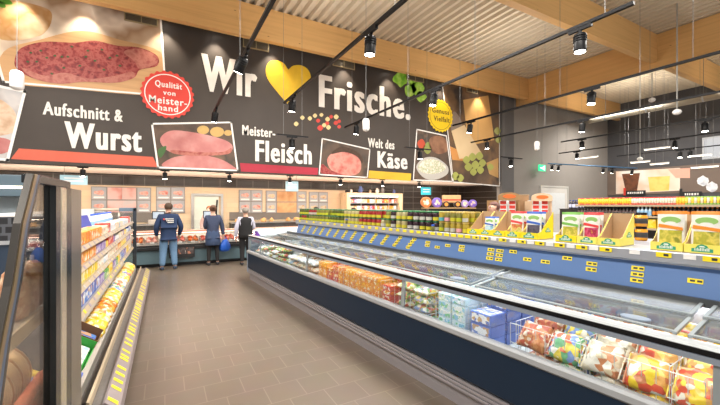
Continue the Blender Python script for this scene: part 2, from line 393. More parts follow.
# badge
def disc(name, cx, cy, r, mat, k, teeth=0, parent=None, ins=None):
    c = atY(cx, cy, WY); pts = []; n = 96
    for i in range(n):
        a = 2*PI*i/n; rr = r*(1+(.028*(1 if (i//2) % 2 else -1) if teeth else 0)); pts.append((c.x+rr*math.cos(a), c.z+rr*math.sin(a)))
    mb = MB(MO)
    if ins is None: mb.prism(pts, WY-.012-.003*k, WY-.012-.003*(k-1), 'Y')
    else:
        for i in range(n):
            j = (i+1) % n; y = WY-.012-.003*k
            f = lambda i, rr: (c.x+rr*math.cos(2*PI*i/n), y, c.z+rr*math.sin(2*PI*i/n))
            mb.face([f(i, r), f(j, r), f(j, ins), f(i, ins)])
    return mb.build(name, mat, parent or MU)
m_red = M('badge_red', (.66, .045, .03), .5); c = atY(168, 95, WY); R = (atY(194, 95, WY).x-atY(141.5, 95, WY).x)/2
bd = disc('red_badge', 168, 95, R, m_red, 9, 1)
disc('badge_ring', 168, 95, R*.88, m_line, 10, 0, bd, R*.84)
for s, xl, xr, y, h in (('Qualität', 155, 182, 87.5, 6.2), ('von', 163, 175.5, 95, 5), ('Meister-', 149, 187, 104, 7.5), ('hand', 158, 178, 110.8, 6.2)):
    o = words(s, (xl, y), (xr, y+1.2), h, 10, m_line, .012); o.parent = bd
# Wir (heart) Frische.
words('Wir', (201, 89.8), (257, 97.5), 38, bold=.036)
words('Frische.', (318.5, 107.8), (410, 118.3), 33.5, bold=.034)
shape('yellow_heart', [(286.5, 103), (277, 92), (268, 80), (265.5, 70), (269, 62), (276, 60.5), (283, 63), (287.5, 69), (288.5, 69.5), (293, 66), (301, 65.5), (308, 70), (310.5, 78), (306, 86), (297, 94), (287.5, 103)], M('heart_yellow', (.80, .50, .02), .6, 0, .2, 3), MU, 3)
# chicken
ph = quad_frame('chicken_photo', [(152, 124), (231, 122.5), (237.5, 170.5), (158, 167.5)], m_dkph, 1)
shape('chicken_print', [(160, 140), (170, 131), (190, 132), (215, 137), (230, 143), (232, 150), (222, 155), (195, 155), (170, 152)], m_chick, ph, 3)
shape('chicken_print', [(162, 166), (175, 157), (200, 155), (220, 159), (234, 167), (233, 169.5), (190, 168)], m_chick, ph, 2)
for x, y, r in ((203, 130, 6), (217, 132, 7), (228, 133, 4)):
    shape('potato_print', [(x+r*math.cos(q*PI/4), y+r*.72*math.sin(q*PI/4)) for q in range(8)], M('potato', (.55, .36, .12), .6), ph, 2)
shape('chicken_edge_print', [(172, 150), (195, 152), (222, 152), (231, 148), (228, 154), (200, 156), (175, 154)], m_fat, ph, 4)
shape('leaf_print', [(158, 150), (166, 146), (165, 152), (160, 158)], M('leaf_dark', (.06, .14, .04), .6), ph, 4)
# Meister-Fleisch
words('Meister-', (242, 133.5), (275, 139), 10.2); words('Fleisch', (255, 160.5), (311.5, 164.5), 22, bold=.034)
shape('accent_strip', [(240, 163), (318, 168), (317.5, 175), (241, 171.5)], M('strip_crimson', (.40, .02, .045), .6), MU, 1, False)
# peppercorns
PR = M('pepper_red', (.60, .05, .035), .5); PY_ = M('pepper_yellow', (.72, .58, .28), .6)
for x, y, r, m in ((296, 124, 2.4, 0), (302.2, 117.8, 2.2, 0), (309.7, 118.5, 2.2, 0), (314.8, 115.8, 2.2, 0), (321.3, 115, 2, 0), (318, 120.8, 2.1, 1), (320, 128, 2.9, 1), (324, 125.3, 2.3, 0), (327.4, 119.3, 2.4, 0), (331, 116.8, 1.9, 1), (336, 117, 2.5, 0), (328.3, 127.4, 2.4, 0), (335.7, 123, 2.3, 1), (339, 126.8, 1.9, 1), (338.9, 121.4, 1.8, 1), (327, 123.2, 2.1, 1)):
    shape('peppercorn_print', [(x-r, y), (x, y-r), (x+r, y), (x, y+r)], (PY_, PR)[m], MU, 2)
# beef
ph = quad_frame('beef_photo', [(322, 138.6), (369.5, 149.5), (367, 177.5), (319, 174.6)], m_dkph, 1, .045)
shape('beef_print', [(327, 160), (334, 152), (346, 151), (358, 157), (361, 167), (357, 174), (345, 175.5), (332, 171)], PACK('print_roast', [(.62, .17, .13), (.74, .30, .24), (.5, .1, .08)], 3, .5, soft=True), ph, 2)
shape('crust_print', [(331, 154), (340, 147), (354, 150), (362, 157), (362, 163), (356, 156), (344, 152)], M('crust', (.07, .04, .025), .7, 0, .5, 12), ph, 3)
shape('beef_print', [(322, 164), (330, 170), (345, 176), (325, 174.5), (320, 171)], m_steak, ph, 3)
# Welt des Käse
words('Welt des', (367.5, 147), (394, 149.5), 9.6); words('Käse', (377, 167.3), (407, 169), 17, bold=.034)
shape('accent_strip', [(369, 170.5), (411, 173.5), (410.5, 181), (368, 178.3)], M('strip_yellow', (.72, .45, .03), .6), MU, 1, False)
# lettuce
m_let = PACK('print_lettuce', [(.12, .42, .02), (.33, .65, .05), (.6, .85, .2)], 4, .6, soft=True)
rnd = random.Random(3)
for cx, cy, r in ((401, 79, 7.5), (410, 90, 6), (418, 88, 6.5), (421, 97, 5), (412, 82, 4)):
    shape('lettuce_print', [(cx+r*math.cos(a)*rnd.uniform(.75, 1.15), cy+r*1.05*math.sin(a)*rnd.uniform(.75, 1.15)) for a in [2*PI*i/11 for i in range(11)]], m_let, MU, 2)
# cream cheese photo, yellow badge
ph = quad_frame('cream_cheese_photo', [(416.5, 129.5), (446, 136), (452, 181.5), (413, 180)], m_dkph, 1, .05)
shape('bowl_print', [(416, 167), (424, 158), (436, 158), (447, 166), (447, 174), (436, 179.5), (424, 178)], M('bowl_print_grey', (.5, .48, .44), .5), ph, 2)
shape('cream_print', [(418, 166), (425, 160), (436, 160), (445, 166), (443, 171), (432, 174), (421, 172)], PACK('print_cream', [(.8, .77, .68), (.72, .66, .55), (.4, .45, .25), (.84, .82, .76)], 9, .6, soft=True), ph, 3)
shape('salami_print', [(430, 138), (440, 136), (447, 142), (447, 151), (438, 154), (430, 148)], PACK('print_brown', [(.16, .07, .04), (.35, .18, .1)], 3, .6, soft=True), ph, 2)
shape('tomato_print', [(417, 143), (422, 139), (425, 145), (421, 150)], M('print_tomato', (.5, .07, .03), .6), ph, 2)
shape('herb_print', [(423, 148), (428, 142), (431, 150), (427, 154)], M('print_olive', (.25, .28, .07), .6), ph, 2)
R2 = (atY(452.5, 116, WY).x-atY(427.5, 116, WY).x)/2; R2 = (R2+(atY(440, 100.5, WY).z-atY(440, 131.5, WY).z)/2)/2
yb = disc('yellow_badge', 440, 116, R2, M('badge_yellow', (.80, .55, .01), .5), 9, 1)
disc('badge_ring', 440, 116, R2*.88, M('ring_brown', (.32, .2, .02), .5), 10, 0, yb, R2*.84)
for s, xl, xr, y, h in (('Genuss', 431.5, 448.5, 113.5, 5.2), ('Vielfalt', 433, 449, 121.5, 5.2)):
    o = words(s, (xl, y), (xr, y+.5), h, 10, M('badge_ink', (.10, .06, .01), .6), .02); o.parent = yb
# big cheese photo at the end
ph = quad_frame('cheese_photo', [(442, 84), (499, 84), (499, 186), (453, 182)], PACK('print_umber', [(.05, .03, .02), (.12, .075, .045), (.2, .11, .05), (.04, .03, .025)], .8, .6, soft=True), 1, .045)
shape('cheese_block_print', [(463, 100), (488, 95.5), (494, 140), (468, 146)], PACK('print_gouda', [(.62, .33, .1), (.74, .45, .17)], .6, .6, soft=True), ph, 2, False)
shape('cheese_wedge_print', [(451, 131), (464, 125), (483, 156), (459, 159)], PACK('print_emmental', [(.78, .6, .36), (.66, .48, .27)], .7, .6, soft=True), ph, 4, False)
shape('cheese_side_print', [(449, 146), (458, 150), (466, 161), (452, 160)], M('print_orange', (.62, .28, .08), .6), ph, 3, False)
shape('cheese_block_print', [(486, 163), (498, 158), (498, 178), (489, 174)], PACK('print_gouda2', [(.5, .28, .08), (.62, .38, .15)], .8, .6, soft=True), ph, 2, False)
mg = M('print_grape', (.40, .42, .10), .35, 0, .2, 2)
for x, y, r in ((466, 160, 3.6), (472, 157, 3.8), (479, 156, 3.8), (468, 167, 3.8), (475, 165, 4), (482, 163, 3.6), (473, 172, 3.4), (480, 170, 3.6), (455, 176, 3.8), (460, 178, 3.6), (490, 167, 3.2), (497, 131, 3.4), (498, 140, 3)):
    shape('grape_print', [(x-r, y), (x, y-r*1.1), (x+r, y), (x, y+r*1.1)], mg, ph, 5)
shape('bottle_print', [(453, 112), (459, 117), (462, 126), (458, 134), (451, 131)], M('print_smoke', (.25, .19, .15), .5), ph, 2)
# loudspeaker grilles on the wall under the beam
m_gr = M('grille_dark', (.16, .13, .09), .5, .4, .3, 60); m_gf = M('grille_frame', (.42, .33, .18), .45, .4)
VS = [(124, 158, 11, 27), (243, 269, 37, 52), (333, 355, 57, 70), (407, 424, 73, 83), (467, 478, 87, 94)]
VN = ['above the steak photo', 'between the word with W and the heart', 'above the F of the large white word', 'beside the printed lettuce', 'above the big cheese photo']
for (xa, xb, ya, yb_), nm in zip(VS, VN):
    a = atY(xa, ya, WY-.06); b = atY(xb, yb_, WY-.06)
    v = thing('wall_vent', 'dark rectangular slatted vent in mural top edge, '+nm, 'vent', (a.x, WY-.04, b.z), 0, 'vents along the mural top')
    o = (a.x, WY-.04, b.z); xm = (a.x+b.x)/2
    MB(o).box(a.x, b.x, WY-.06, WY-.02, b.z, b.z+.03).box(a.x, b.x, WY-.06, WY-.02, a.z-.03, a.z).box(a.x, a.x+.03, WY-.06, WY-.02, b.z+.03, a.z-.03).box(b.x-.03, b.x, WY-.06, WY-.02, b.z+.03, a.z-.03).box(xm-.012, xm+.012, WY-.06, WY-.02, b.z+.03, a.z-.03).build('frame', m_gf, v)
    mb = MB(o); z = b.z+.05
    while z < a.z-.04: mb.box(a.x+.03, b.x-.03, WY-.045, WY-.035, z, z+.02); z += .04
    mb.box(a.x+.03, b.x-.03, WY-.03, WY-.022, b.z+.03, a.z-.03)
    mb.build('slat_grille', m_gr, v)
# ================================================================ lights: washers, tracks, spots
def spot(name, loc, target, w, angle, blend=.6, col=(1, .86, .68), r=.04):
    l = bpy.data.lights.new(name, 'SPOT'); l.energy = w; l.spot_size = angle; l.spot_blend = blend; l.color = col; l.shadow_soft_size = r
    o = bpy.data.objects.new(name, l); COL.objects.link(o); o.location = loc
    o.rotation_euler = (Vector(target)-Vector(loc)).to_track_quat('-Z', 'Y').to_euler(); return o
mb = MB((0, 0, 0)); mb.tube([(0, 0, -.1), (0, 0, .1)], .06, 12); wash_me = mb.mesh('housing', BLACK)
WXS = [atY(x, 45, WY).x for x in (-45, 20, 85, 165, 216, 272, 344, 388, 440, 478)]
for i, x in enumerate(WXS):
    w = thing('wall_washer', 'black downlight behind the timber beam over the mural', 'light', (x, 11.66, 7.25), 0, 'washers behind the beam'); 
    put('housing', wash_me, w); MB().tube([(0, 0, -.108), (0, 0, -.1)], .05, 12).build('lens', LAMP, w)
    MB().box(-.02, .02, -.14, -.06, -.02, .02).build('bracket', BLACK, w)
    spot('washer_beam', (x, 11.66, 7.12), (x, 11.95, 5.3), WASH_W, math.radians(80), .8)
# a track: x position, height, far end, near end; spots by picture column
def head_parts(s=1.0):
    a = MB().box(-.02*s, .02*s, -.14*s, .14*s, -.05*s, -.0135).tube([(0, 0, -.05*s), (0, 0, -.09*s)], .022*s, 8).mesh('adapter', BLACK)
    b = MB().tube([(0, 0, -.085*s), (0, 0, -.1*s), (0, 0, -.3*s), (0, 0, -.315*s)], [.05*s, .07*s, .073*s, .07*s], 16)
    for k in range(3): b.tube([(0, 0, (-.12-.03*k)*s), (0, 0, (-.132-.03*k)*s)], .078*s, 16)
    b = b.mesh('lamp_body', BLACK)
    l = MB().tube([(0, 0, -.313*s), (0, 0, -.322*s)], .060*s, 16).mesh('lens', LAMP)
    return a, b, l
HP = head_parts(1.2)
def spotlight(loc, label, tilt=(0, 0), rz=0, s=1.0, lit=True, group='track spotlights', target=None):
    t = thing('spotlight', label, 'spotlight', loc, rz, group)
    if s != 1: t.scale = (s, s, s)
    put('adapter', HP[0], t); b = put('lamp_body', HP[1], t); l = put('lens', HP[2], b)
    b.rotation_euler = (tilt[0], tilt[1], 0)
    if lit:
        L = Vector(loc)+Vector((0, 0, -.43*s)); spot('spot_beam', L, target or (L+Vector((math.tan(-tilt[1])*2, math.tan(tilt[0])*2, -2))), SPOT_W, math.radians(70), .7)
    return t
def track(x, z, y0, y1, wires, label, axis='Y', cx=None):
    o = (x, y1, z) if axis == 'Y' else (y0, x, z)
    t = thing('light_track', label, 'light track', o, 0, 'ceiling light tracks')
    if axis == 'Y':
        MB(o).box(x-.028, x+.028, y0, y1, z-.012, z+.035).build('rail', BLACK, t)
        for w in wires: MB(o).tube([(x, w, z+.03), (x, w, CEIL+.02)], .0045, 6).build('suspension_wire', CABLE, t)
    else:
        MB(o).box(y0, y1, x-.028, x+.028, z-.012, z+.03).build('rail', BLACK, t)
        for w in wires: MB(o).tube([(w, x, z+.03), (w, x, CEIL+.02)], .0045, 6).build('suspension_wire', CABLE, t)
    return t
ZT = 4.4
def ty(x, px):   # where along a track of given x a picture column falls
    return atX(px, 100, x).y
TR = [(1.25, ty(1.25, 214), -1, 'leftmost track, ending over the man in the waistcoat', [(246, (.5, .3)), (216, (.3, .1))], (132, 240)),
      (2.77, ty(2.77, 284), -1, 'second track from the left, its end below the yellow heart', [(371, (.1, 0)), (293, (.25, 0))], (395, 430)),
      (5.5, ty(5.5, 345), ty(5.5, 634), 'third track from the left, passing under the large lettering', [(580, (0, 0)), (435, (.1, .1)), (357, (.2, 0))], (352, 408, 475, 605)),
      (8.6, ty(8.6, 453), -1, 'fourth track from the left, running to the right picture edge', [(592, (0, .1)), (471, (.2, 0))], (460, 560, 693)),
      (11.6, ty(11.6, 471), -1, 'fifth track from the left, under the timber cross beam', [(583, (.1, 0)), (487, (0, 0))], (478, 545, 640)),
      (14.9, ty(14.9, 561), -1, 'sixth track from the left, before the grey wall', [(705, (0, 0)), (582, (0, 0))], (567, 650)),
      (18.1, ty(18.1, 559), -1, 'seventh track from the left, in the dark right bay', [(675, (0, 0)), (577, (0, 0))], (566, 620, 700)),
      (22.0, ty(22.0, 617), -1, 'farthest track on the right, near the drinks picture', [(680, (0, 0)), (690, (0, 0))], (625, 668))]
for x, y1, y0, lab, heads, wires in TR:
    track(x, ZT, y0, y1, [min(y1-.05, ty(x, w)) for w in wires], 'thin black '+lab)
    for k, (px, tl) in enumerate(heads):
        y = ty(x, px)
        spotlight((x, y, ZT), 'black cylinder spotlight, %s from near end on %s' % (nth(k), lab.split(',')[0]), tl)
# short cross tracks close to the mural
for i, (xa, xb, yy, lx, zz, lab) in enumerate([(277, 308, 134.5, 292, 10.6, 'in front of the lettering over the crimson strip'), (405, 431, 147.5, 420, 10.6, 'in front of the cream cheese photo'), (345, 372, 127, 356, None, ''), (501, 522, 157, 511, 10.6, 'before the grey wall beside the mural')]):
    if zz is None: continue
    a = atY(xa, yy, zz); b = atY(xb, yy, zz); c = atY(lx, yy, zz)
    track(zz, a.z, a.x, b.x, [a.x+.2, b.x-.2], 'short black cross track '+lab, 'X')
    spotlight((c.x, zz, a.z), 'black spotlight hanging from the short track '+lab, (0, 0), PI/2, 1.0, True)
# blue-grey cross track before the right wall with four small spots
a = atY(548, 163.5, 11.2); b = atX(637, 168.3, 22.2)
t = thing('light_track', 'bluish metal track running to the drinks picture on the right wall', 'light track', a, 0, 'ceiling light tracks')
MB(a).tube([a, b], .03, 8).build('rail', M('blue_steel', (.08, .22, .42), .3, .5), t)
for k in (.1, .9):
    w = a.lerp(b, k); MB(a).tube([w, (w.x, w.y, CEIL+.02)], .0045, 6).build('suspension_wire', CABLE, t)
for k, f in enumerate((.05, .12, .62, .72, .95)):
    w = a.lerp(b, f); spotlight((w.x, w.y, w.z-.034), 'small black spotlight on the bluish track, %s from its left end' % nth(k), (.2, 0), 0, .8, k in (2, 4))
# spots under the mural's lower edge
for k, px in enumerate((82, 165, 230, 291, 342, 384, 421)):
    p = atY(px, 170, WY-.06)
    spotlight((p.x, WY+.06, ZB), 'small black ceiling spot below the mural edge, %s from the left' % nth(k), (0, 0), PI/2, .72, True, 'spots under the mural edge')
# pendant white sensors on cords
for px, py, Y, lab in ((17, 80.5, 9.0, 'in front of the steak photo'), (366, 125, 9.0, 'before the dot of the large lettering'), (537, 146, 9.0, 'beside the green exit sign')):
    p = atY(px, py, Y)
    s = thing('pendant_speaker', 'white pendant speaker capsule on a cord '+lab, 'speaker', (p.x, p.y, p.z-.18), 0, 'white pendant speakers')
    MB().lathe([(.04, 0), (.085, .02), (.105, .06), (.105, .30), (.085, .35), (.04, .37)], 20).build('capsule', WHITE, s)
    MB().tube([(0, 0, .37), (0, 0, CEIL-p.z+.31)], .006, 6).build('cord', CABLE, s)
    MB().box(-.04, .04, -.109, -.102, .12, .15).build('badge_plate', GREYM, s)
# smoke detectors / sensor pendants in the right bay
for px, py, X in ((640, 159, 19.0), (677, 112, 14.0), (652, 100, 17.0)):
    p = atX(px, py, X)
    s = thing('pendant_sensor', {640: 'white ball pendant hanging lowest in the right bay', 677: 'small white pendant hanging below the pale duct', 652: 'tiny white pendant hanging left of the pale duct end'}[px], 'sensor', tuple(p), 0)
    MB().lathe([(.03, -.09), (.09, -.06), (.12, 0), (.09, .06), (.03, .09)], 16).build('ball', WHITE, s)
    MB().tube([(0, 0, .09), (0, 0, CEIL-p.z+.02)], .02, 8).build('rod', M('rod_white', (.42, .42, .4), .4), s)
# pale round duct
a = atX(589, 121, 20.0); 
d = thing('air_duct', 'long pale round air duct high in the right bay', 'duct', (20.0, a.y, a.z))
MB((20, a.y, a.z)).tube([(20.0, -3.9, a.z), (20.0, a.y, a.z)], .15, 16).build('duct_tube', M('duct_pale', (.40, .35, .27), .5, .1), d)
for y in (9.8, 8.0, 6.0, 4.0, 2.0): MB((20, a.y, a.z)).tube([(20, y-.03, a.z), (20, y+.03, a.z)], .158, 16).build('clamp_ring', GREYM, d)
for y in (9.8, 6.0, 2.0): MB((20, a.y, a.z)).tube([(20, y, a.z+.15), (20, y, CEIL+.02)], .01, 6).build('hanger', CABLE, d)
# linear LED luminaires in the right bay
for i, (xa, xb, py) in enumerate([(644, 670, 148.5), (630.5, 650, 162), (650, 669, 163.8), (690, 712, 155.6), (578, 598, 157.5), (691, 719, 167.2)]):
    X = [20.5, 17.2, 18.6, 21.6, 19.6, 22.8][i]; p = atX((xa+xb)/2, py, X); y0, y1 = atX(xb, py, X).y, atX(xa, py, X).y
    l = thing('linear_luminaire', 'slim white linear ceiling lamp in right bay, %s from the bottom left' % nth([2, 1, 3, 4, 0, 5][i]) if False else 'slim glowing linear lamp in the right bay, ' + ['highest of the six', 'above the dark drink in the picture', 'above the pale wall between the drink prints', 'just below the bright window', 'leftmost, before the grey wall', 'rightmost, over the white box print'][i], 'lamp', (X, y0, p.z), 0, 'linear lamps in the right bay')
    o = (X, y0, p.z)
    MB(o).box(X-.05, X+.05, y0, y1, p.z, p.z+.05).build('housing', WHITE, l)
    MB(o).box(X-.04, X+.04, y0+.02, y1-.02, p.z-.02, p.z-.0005).build('diffuser', M('led_diffuser', (1, .93, .8), .5, 0, 0, emit=3, ecol=(1, .9, .75)), l)
    for yy in (y0+.2, y1-.2): MB(o).tube([(X, yy, p.z+.05), (X, yy, CEIL+(.128 if ((X+8) % .3) > .11 and ((X+8) % .3) < .3 else .0))], .004, 6).build('suspension_wire', CABLE, l)
# exit sign
p = atY(542, 168, 11.7)
e = thing('exit_sign', 'green emergency exit sign hanging before the grey wall', 'sign', tuple(p)); w, h = .28, .17
MB().box(-w, w, -.03, .03, -h, h, .01).build('sign_box', M('exit_green', (.02, .55, .22), .5, 0, 0, emit=.9, ecol=(.03, .75, .3)), e)
wm = M('exit_white', (.9, 1, .95), .5, 0, 0, emit=1.2)
mb = MB(); f = lambda q: [(x, z) for x, z in q]
mb.prism([(-.2, -.02), (-.05, -.02), (-.05, -.07), (.02, 0), (-.05, .07), (-.05, .02), (-.2, .02)], -.034, -.031, 'Y'); mb.prism([(.1, -.12), (.2, -.12), (.2, .12), (.1, .12)], -.034, -.031, 'Y')
mb.prism([(.02, -.1), (.06, -.02), (.09, .03), (.04, .06), (.0, .02), (.01, -.03)], -.034, -.031, 'Y')
mb.build('pictogram', wm, e); MB().tube([(0, 0, h), (0, 0, CEIL-p.z+.02)], .008, 6).build('rod', CABLE, e)
# info screens hung over the counter
for px, py, w, h, col, lab in ((74, 180, .30, .13, (.36, .55, .62), 'left one beside the glass door'), (292, 186.3, .23, .18, (.40, .60, .68), 'middle one above the spread of meat photos'), (426, 191, .27, .17, (.05, .55, .66), 'turquoise one before the dark tiles')):
    p = atY(px, py, 12.3)
    s = thing('queue_sign', 'small pale blue hanging sign with white bars, '+lab, 'sign', tuple(p), 0, 'hanging counter signs')
    MB().box(-w, w, -.02, .02, -h, h, .006).build('panel', M('sign_%d' % px, col, .4, 0, .05, emit=.12, ecol=col), s)
    MB().box(-w*.7, w*.7, -.024, -.021, h*.25, h*.5).box(-w*.7, w*.7, -.024, -.021, -h*.35, -h*.1).build('white_bars', m_line, s)
    for sx in (-.7, .7): MB().tube([(w*sx, 0, h), (w*sx, 0, ZB-p.z)], .006, 6).build('suspension_wire', CABLE, s)
# ================================================================ meat counter on the back wall
m_teal = M('counter_teal', (.10, .165, .195), .45, 0, .05, 3); m_blk = M('counter_black', (.02, .02, .022), .4)
m_tray = M('steel_tray', (.55, .55, .53), .3, .6); m_pinkw = M('counter_top_rose', (.50, .27, .20), .45, 0, .06, 3)
CY = 11.05; C0, C1 = -2.6, 12.5; CX = 4.0
ct = thing('service_counter', 'long teal fronted meat counter with glass guard along back wall', 'counter', (CX, CY+.6, 0))
O = (CX, CY+.6, 0)
MB(O).box(C0, C1, CY+.12, CY+1.1, 0, .1).build('plinth', m_blk, ct)
mb = MB(O).box(C0, C1, CY+.06, CY+1.15, .1, .56)
x = C0
while x < C1-.1: mb.box(x, min(x+1.24, C1), CY, CY+.058, .1, .46); x += 1.25
mb.build('front_panel', m_teal, ct)
MB(O).box(C0, C1, CY-.06, CY+.058, .47, .55, .01).box(C0, C1, CY, CY+.058, .551, .60).build('bag_ledge', m_blk, ct)
MB(O).prism([(CY+.06, .56), (CY+.06, .60), (CY+1.0, .80), (CY+1.15, .80), (CY+1.15, .56)], C0, C1, 'X').build('display_deck', m_tray, ct)
MB(O).prism([(CY+.02, .601), (CY+.032, .601), (CY+.212, .925), (CY+.20, .925)], C0, C1, 'X').build('front_glass', GLASS('counter_glass', (.97, .98, .98), .04), ct)
MB(O).box(C0, C1, CY+.18, CY+.68, .925, .965, .008).build('glass_shelf', m_pinkw, ct)
for x in (C0+.03, .35, 2.4, 4.6, 6.8, 9, 11, C1-.03): MB(O).box(x-.02, x+.02, CY+.635, CY+.675, .715, .925).box(x-.012, x+.012, CY+.35, CY+.38, .966, 1.26).build('post', STEEL, ct)
MB(O).box(C0, C1, CY+.36, CY+.368, .966, 1.27).build('guard_glass', bpy.data.materials['counter_glass'], ct)
MB(O).box(C0, C1, CY+.24, CY+.30, .90, .924).build('display_lamp', M('counter_lamp', (1, .85, .75), .4, 0, 0, emit=4, ecol=(1, .55, .42)), ct)
# trays and cuts
def lump(seed, sx, sy, sz, mat, name='cut'):
    r = random.Random(seed); mb = MB(); bmesh.ops.create_icosphere(mb.bm, subdivisions=2, radius=1)
    ph = [r.uniform(0, 6) for _ in range(6)]
    for v in mb.bm.verts:
        c = v.co; k = 1+.12*math.sin(3*c.x+ph[0])+.1*math.sin(4*c.y+ph[1])+.06*math.sin(7*c.z+ph[2]+3*c.x)
        v.co = Vector((c.x*sx*k, c.y*sy*k, max(-.55, c.z)*sz*k+.55*sz*k))
    for f in mb.bm.faces: f.smooth = True
    return mb.mesh(name, mat)
mt = [PACK('cut_red', [(.42, .04, .03), (.62, .13, .1), (.75, .38, .3)], 14, .4, soft=True), PACK('cut_pink', [(.66, .24, .2), (.78, .45, .38), (.6, .16, .13)], 12, .4, soft=True), PACK('cut_orange', [(.72, .22, .03), (.62, .12, .03), (.8, .4, .1)], 16, .4, soft=True), PACK('cut_brown', [(.35, .12, .06), (.5, .2, .1), (.25, .07, .04)], 14, .45, soft=True)]
LM = [[lump(10*i+j, .075, .11, .06, mt[i]) for j in range(2)] for i in range(4)]
MN = ['raw red', 'pale pink', 'orange marinated', 'brown cured']
tray_p = Proto('meat_tray', 'tray', [('dish', MB().box(-.15, .15, -.24, .24, 0, .008).box(-.15, .15, -.24, -.232, .008, .03).box(-.15, .15, .232, .24, .008, .03).box(-.15, -.142, -.232, .232, .008, .03).box(.142, .15, -.232, .232, .008, .03).mesh('dish', m_tray)),
    ('price_card', MB().box(-.05, .05, -.262, -.244, .0, .05).mesh('price_card', m_line))])
sl = math.atan2(.20, .94); n = 0; rr = random.Random(5)
for i in range(36):
    x = C0+.25+.34*i; k = (3 if x > 6 else rr.choice([0, 0, 1, 2, 0, 1])); y = CY+.38; zd = .60+(y-CY-.06)*.20/.94
    t = tray_p.put((x, y, zd+.010), 0, 'steel meat tray, %s from the left end of the counter' % nth(i), 'meat trays in the counter'); t.rotation_euler = (sl, 0, 0)
    for j, (dx, dy) in enumerate(((-.07, -.11), (.07, -.1), (-.065, .11), (.068, .12))):
        c = put('meat_cut', LM[k][j % 2], None, (x+dx, y+dy, zd+.0255+dy*.213), rr.uniform(-.5, .5)); c.rotation_euler = (sl, 0, rr.uniform(-.4, .4))
        c.scale = (.78, .8, .9)
        tag(c, '%s cut on the %s tray from the left, %s' % (MN[k], nth(i), ['front left', 'front right', 'rear left', 'rear right'][j]), 'meat', 'meat cuts in the counter')
# scales with screens on the counter's glass shelf
scr = M('screen_glow', (.35, .42, .5), .3, 0, .3, 20, emit=.22, ecol=(.5, .6, .7))
for px, lab in ((158.5, 'left of the man in jeans'), (208.5, 'between the woman and the man in the waistcoat')):
    p = atY(px, 216, CY+.55)
    s = thing('counter_scale', 'black counter scale with lit customer screen '+lab, 'scale', (p.x, CY+.50, .966))
    MB().box(-.12, .12, -.06, .10, 0, .09, .01).build('scale_body', m_blk, s); MB().box(-.11, .11, -.01, .10, .09, .105).build('weighing_plate', STEEL, s)
    MB().box(-.02, .02, -.04, -.02, .09, .36).build('stand', m_blk, s)
    b = MB().box(-.16, .16, -.06, -.03, .33, .56, .008).build('monitor', m_blk, s); MB().box(-.135, .135, -.064, -.0605, .355, .535).build('screen', scr, b)
# leaflet rack on the counter front
p = atY(182, 249, CY-.02)
lr = thing('leaflet_rack', 'small dark rack of leaflets hung on the counter front', 'rack', (p.x, CY-.062, .24))
MB().box(-.32, .32, -.05, -.002, 0, .02).box(-.32, .32, -.012, -.002, .02, .36).box(-.32, .32, -.055, -.045, 0, .1).build('rack_frame', m_blk, lr)
for k in range(3): MB().box(-.29+.2*k, -.11+.2*k, -.04, -.02, .02, .27).build('leaflet', PACK('leaflet_print', [(.08, .06, .06), (.5, .2, .12), (.12, .1, .1), (.6, .55, .5)], 14), lr)
# preparation bench along the back wall
pb = thing('back_bench', 'dark preparation bench with steel worktop along tiled back wall', 'bench', (1, 14.1, 0))
MB((1, 14.1, 0)).box(-3.5, .35, 13.85, 14.48, 0, 1.0).box(2.2, 6.7, 13.85, 14.48, 0, 1.0).build('bench_body', M('bench_dark', (.05, .045, .042), .5), pb)
MB((1, 14.1, 0)).box(-3.52, .37, 13.82, 14.465, 1.0, 1.04).box(2.18, 6.72, 13.82, 14.465, 1.0, 1.04).build('worktop', STEEL, pb)
struct('trim_9', MB().box(-3.5, .35, 14.47, 14.499, 1.1, 1.42), M('splash_grey', (.16, .145, .13), .4)); struct('trim_10', MB().box(2.2, 6.7, 14.47, 14.499, 1.1, 1.42), MATS['splash_grey'])
breadm = PACK('bread_crust', [(.55, .26, .08), (.72, .42, .17), (.42, .18, .06)], 6, .6, soft=True)
bl = lump(77, .16, .1, .1, breadm, 'loaf')
for k, x in enumerate((2.5, 2.9, 3.4, 3.75, 4.4, 4.8, 5.3, 5.7, 6.1, 6.45)):
    tag(put('bread_loaf', bl, None, (x, 14.0+.1*(k % 2), 1.04), .4*k), 'brown loaf on the back bench, %s from the left' % nth(k), 'bread', 'loaves on the back bench')
for k, (x, h, c) in enumerate(((-3.1, .42, (.5, .5, .5)), (-2.4, .35, (.2, .2, .2)), (-1.3, .45, (.45, .45, .45)), (-.3, .38, (.6, .55, .5)))):
    s = thing('slicing_machine', 'steel slicing machine on the back bench, %s from left' % nth(k), 'machine', (x, 14.1, 1.04), 0, 'slicers on the back bench')
    mm = M('slicer_%d' % k, c, .35, .5); MB().box(-.2, .2, -.15, .15, 0, h*.4, .02).build('base', mm, s)
    MB().tube([(-.05, -.02, h*.62), (.0, -.02, h*.62)], h*.33, 20).build('blade', STEEL, s); MB().box(.02, .2, -.12, .12, h*.4, h*.5).build('carriage', mm, s)
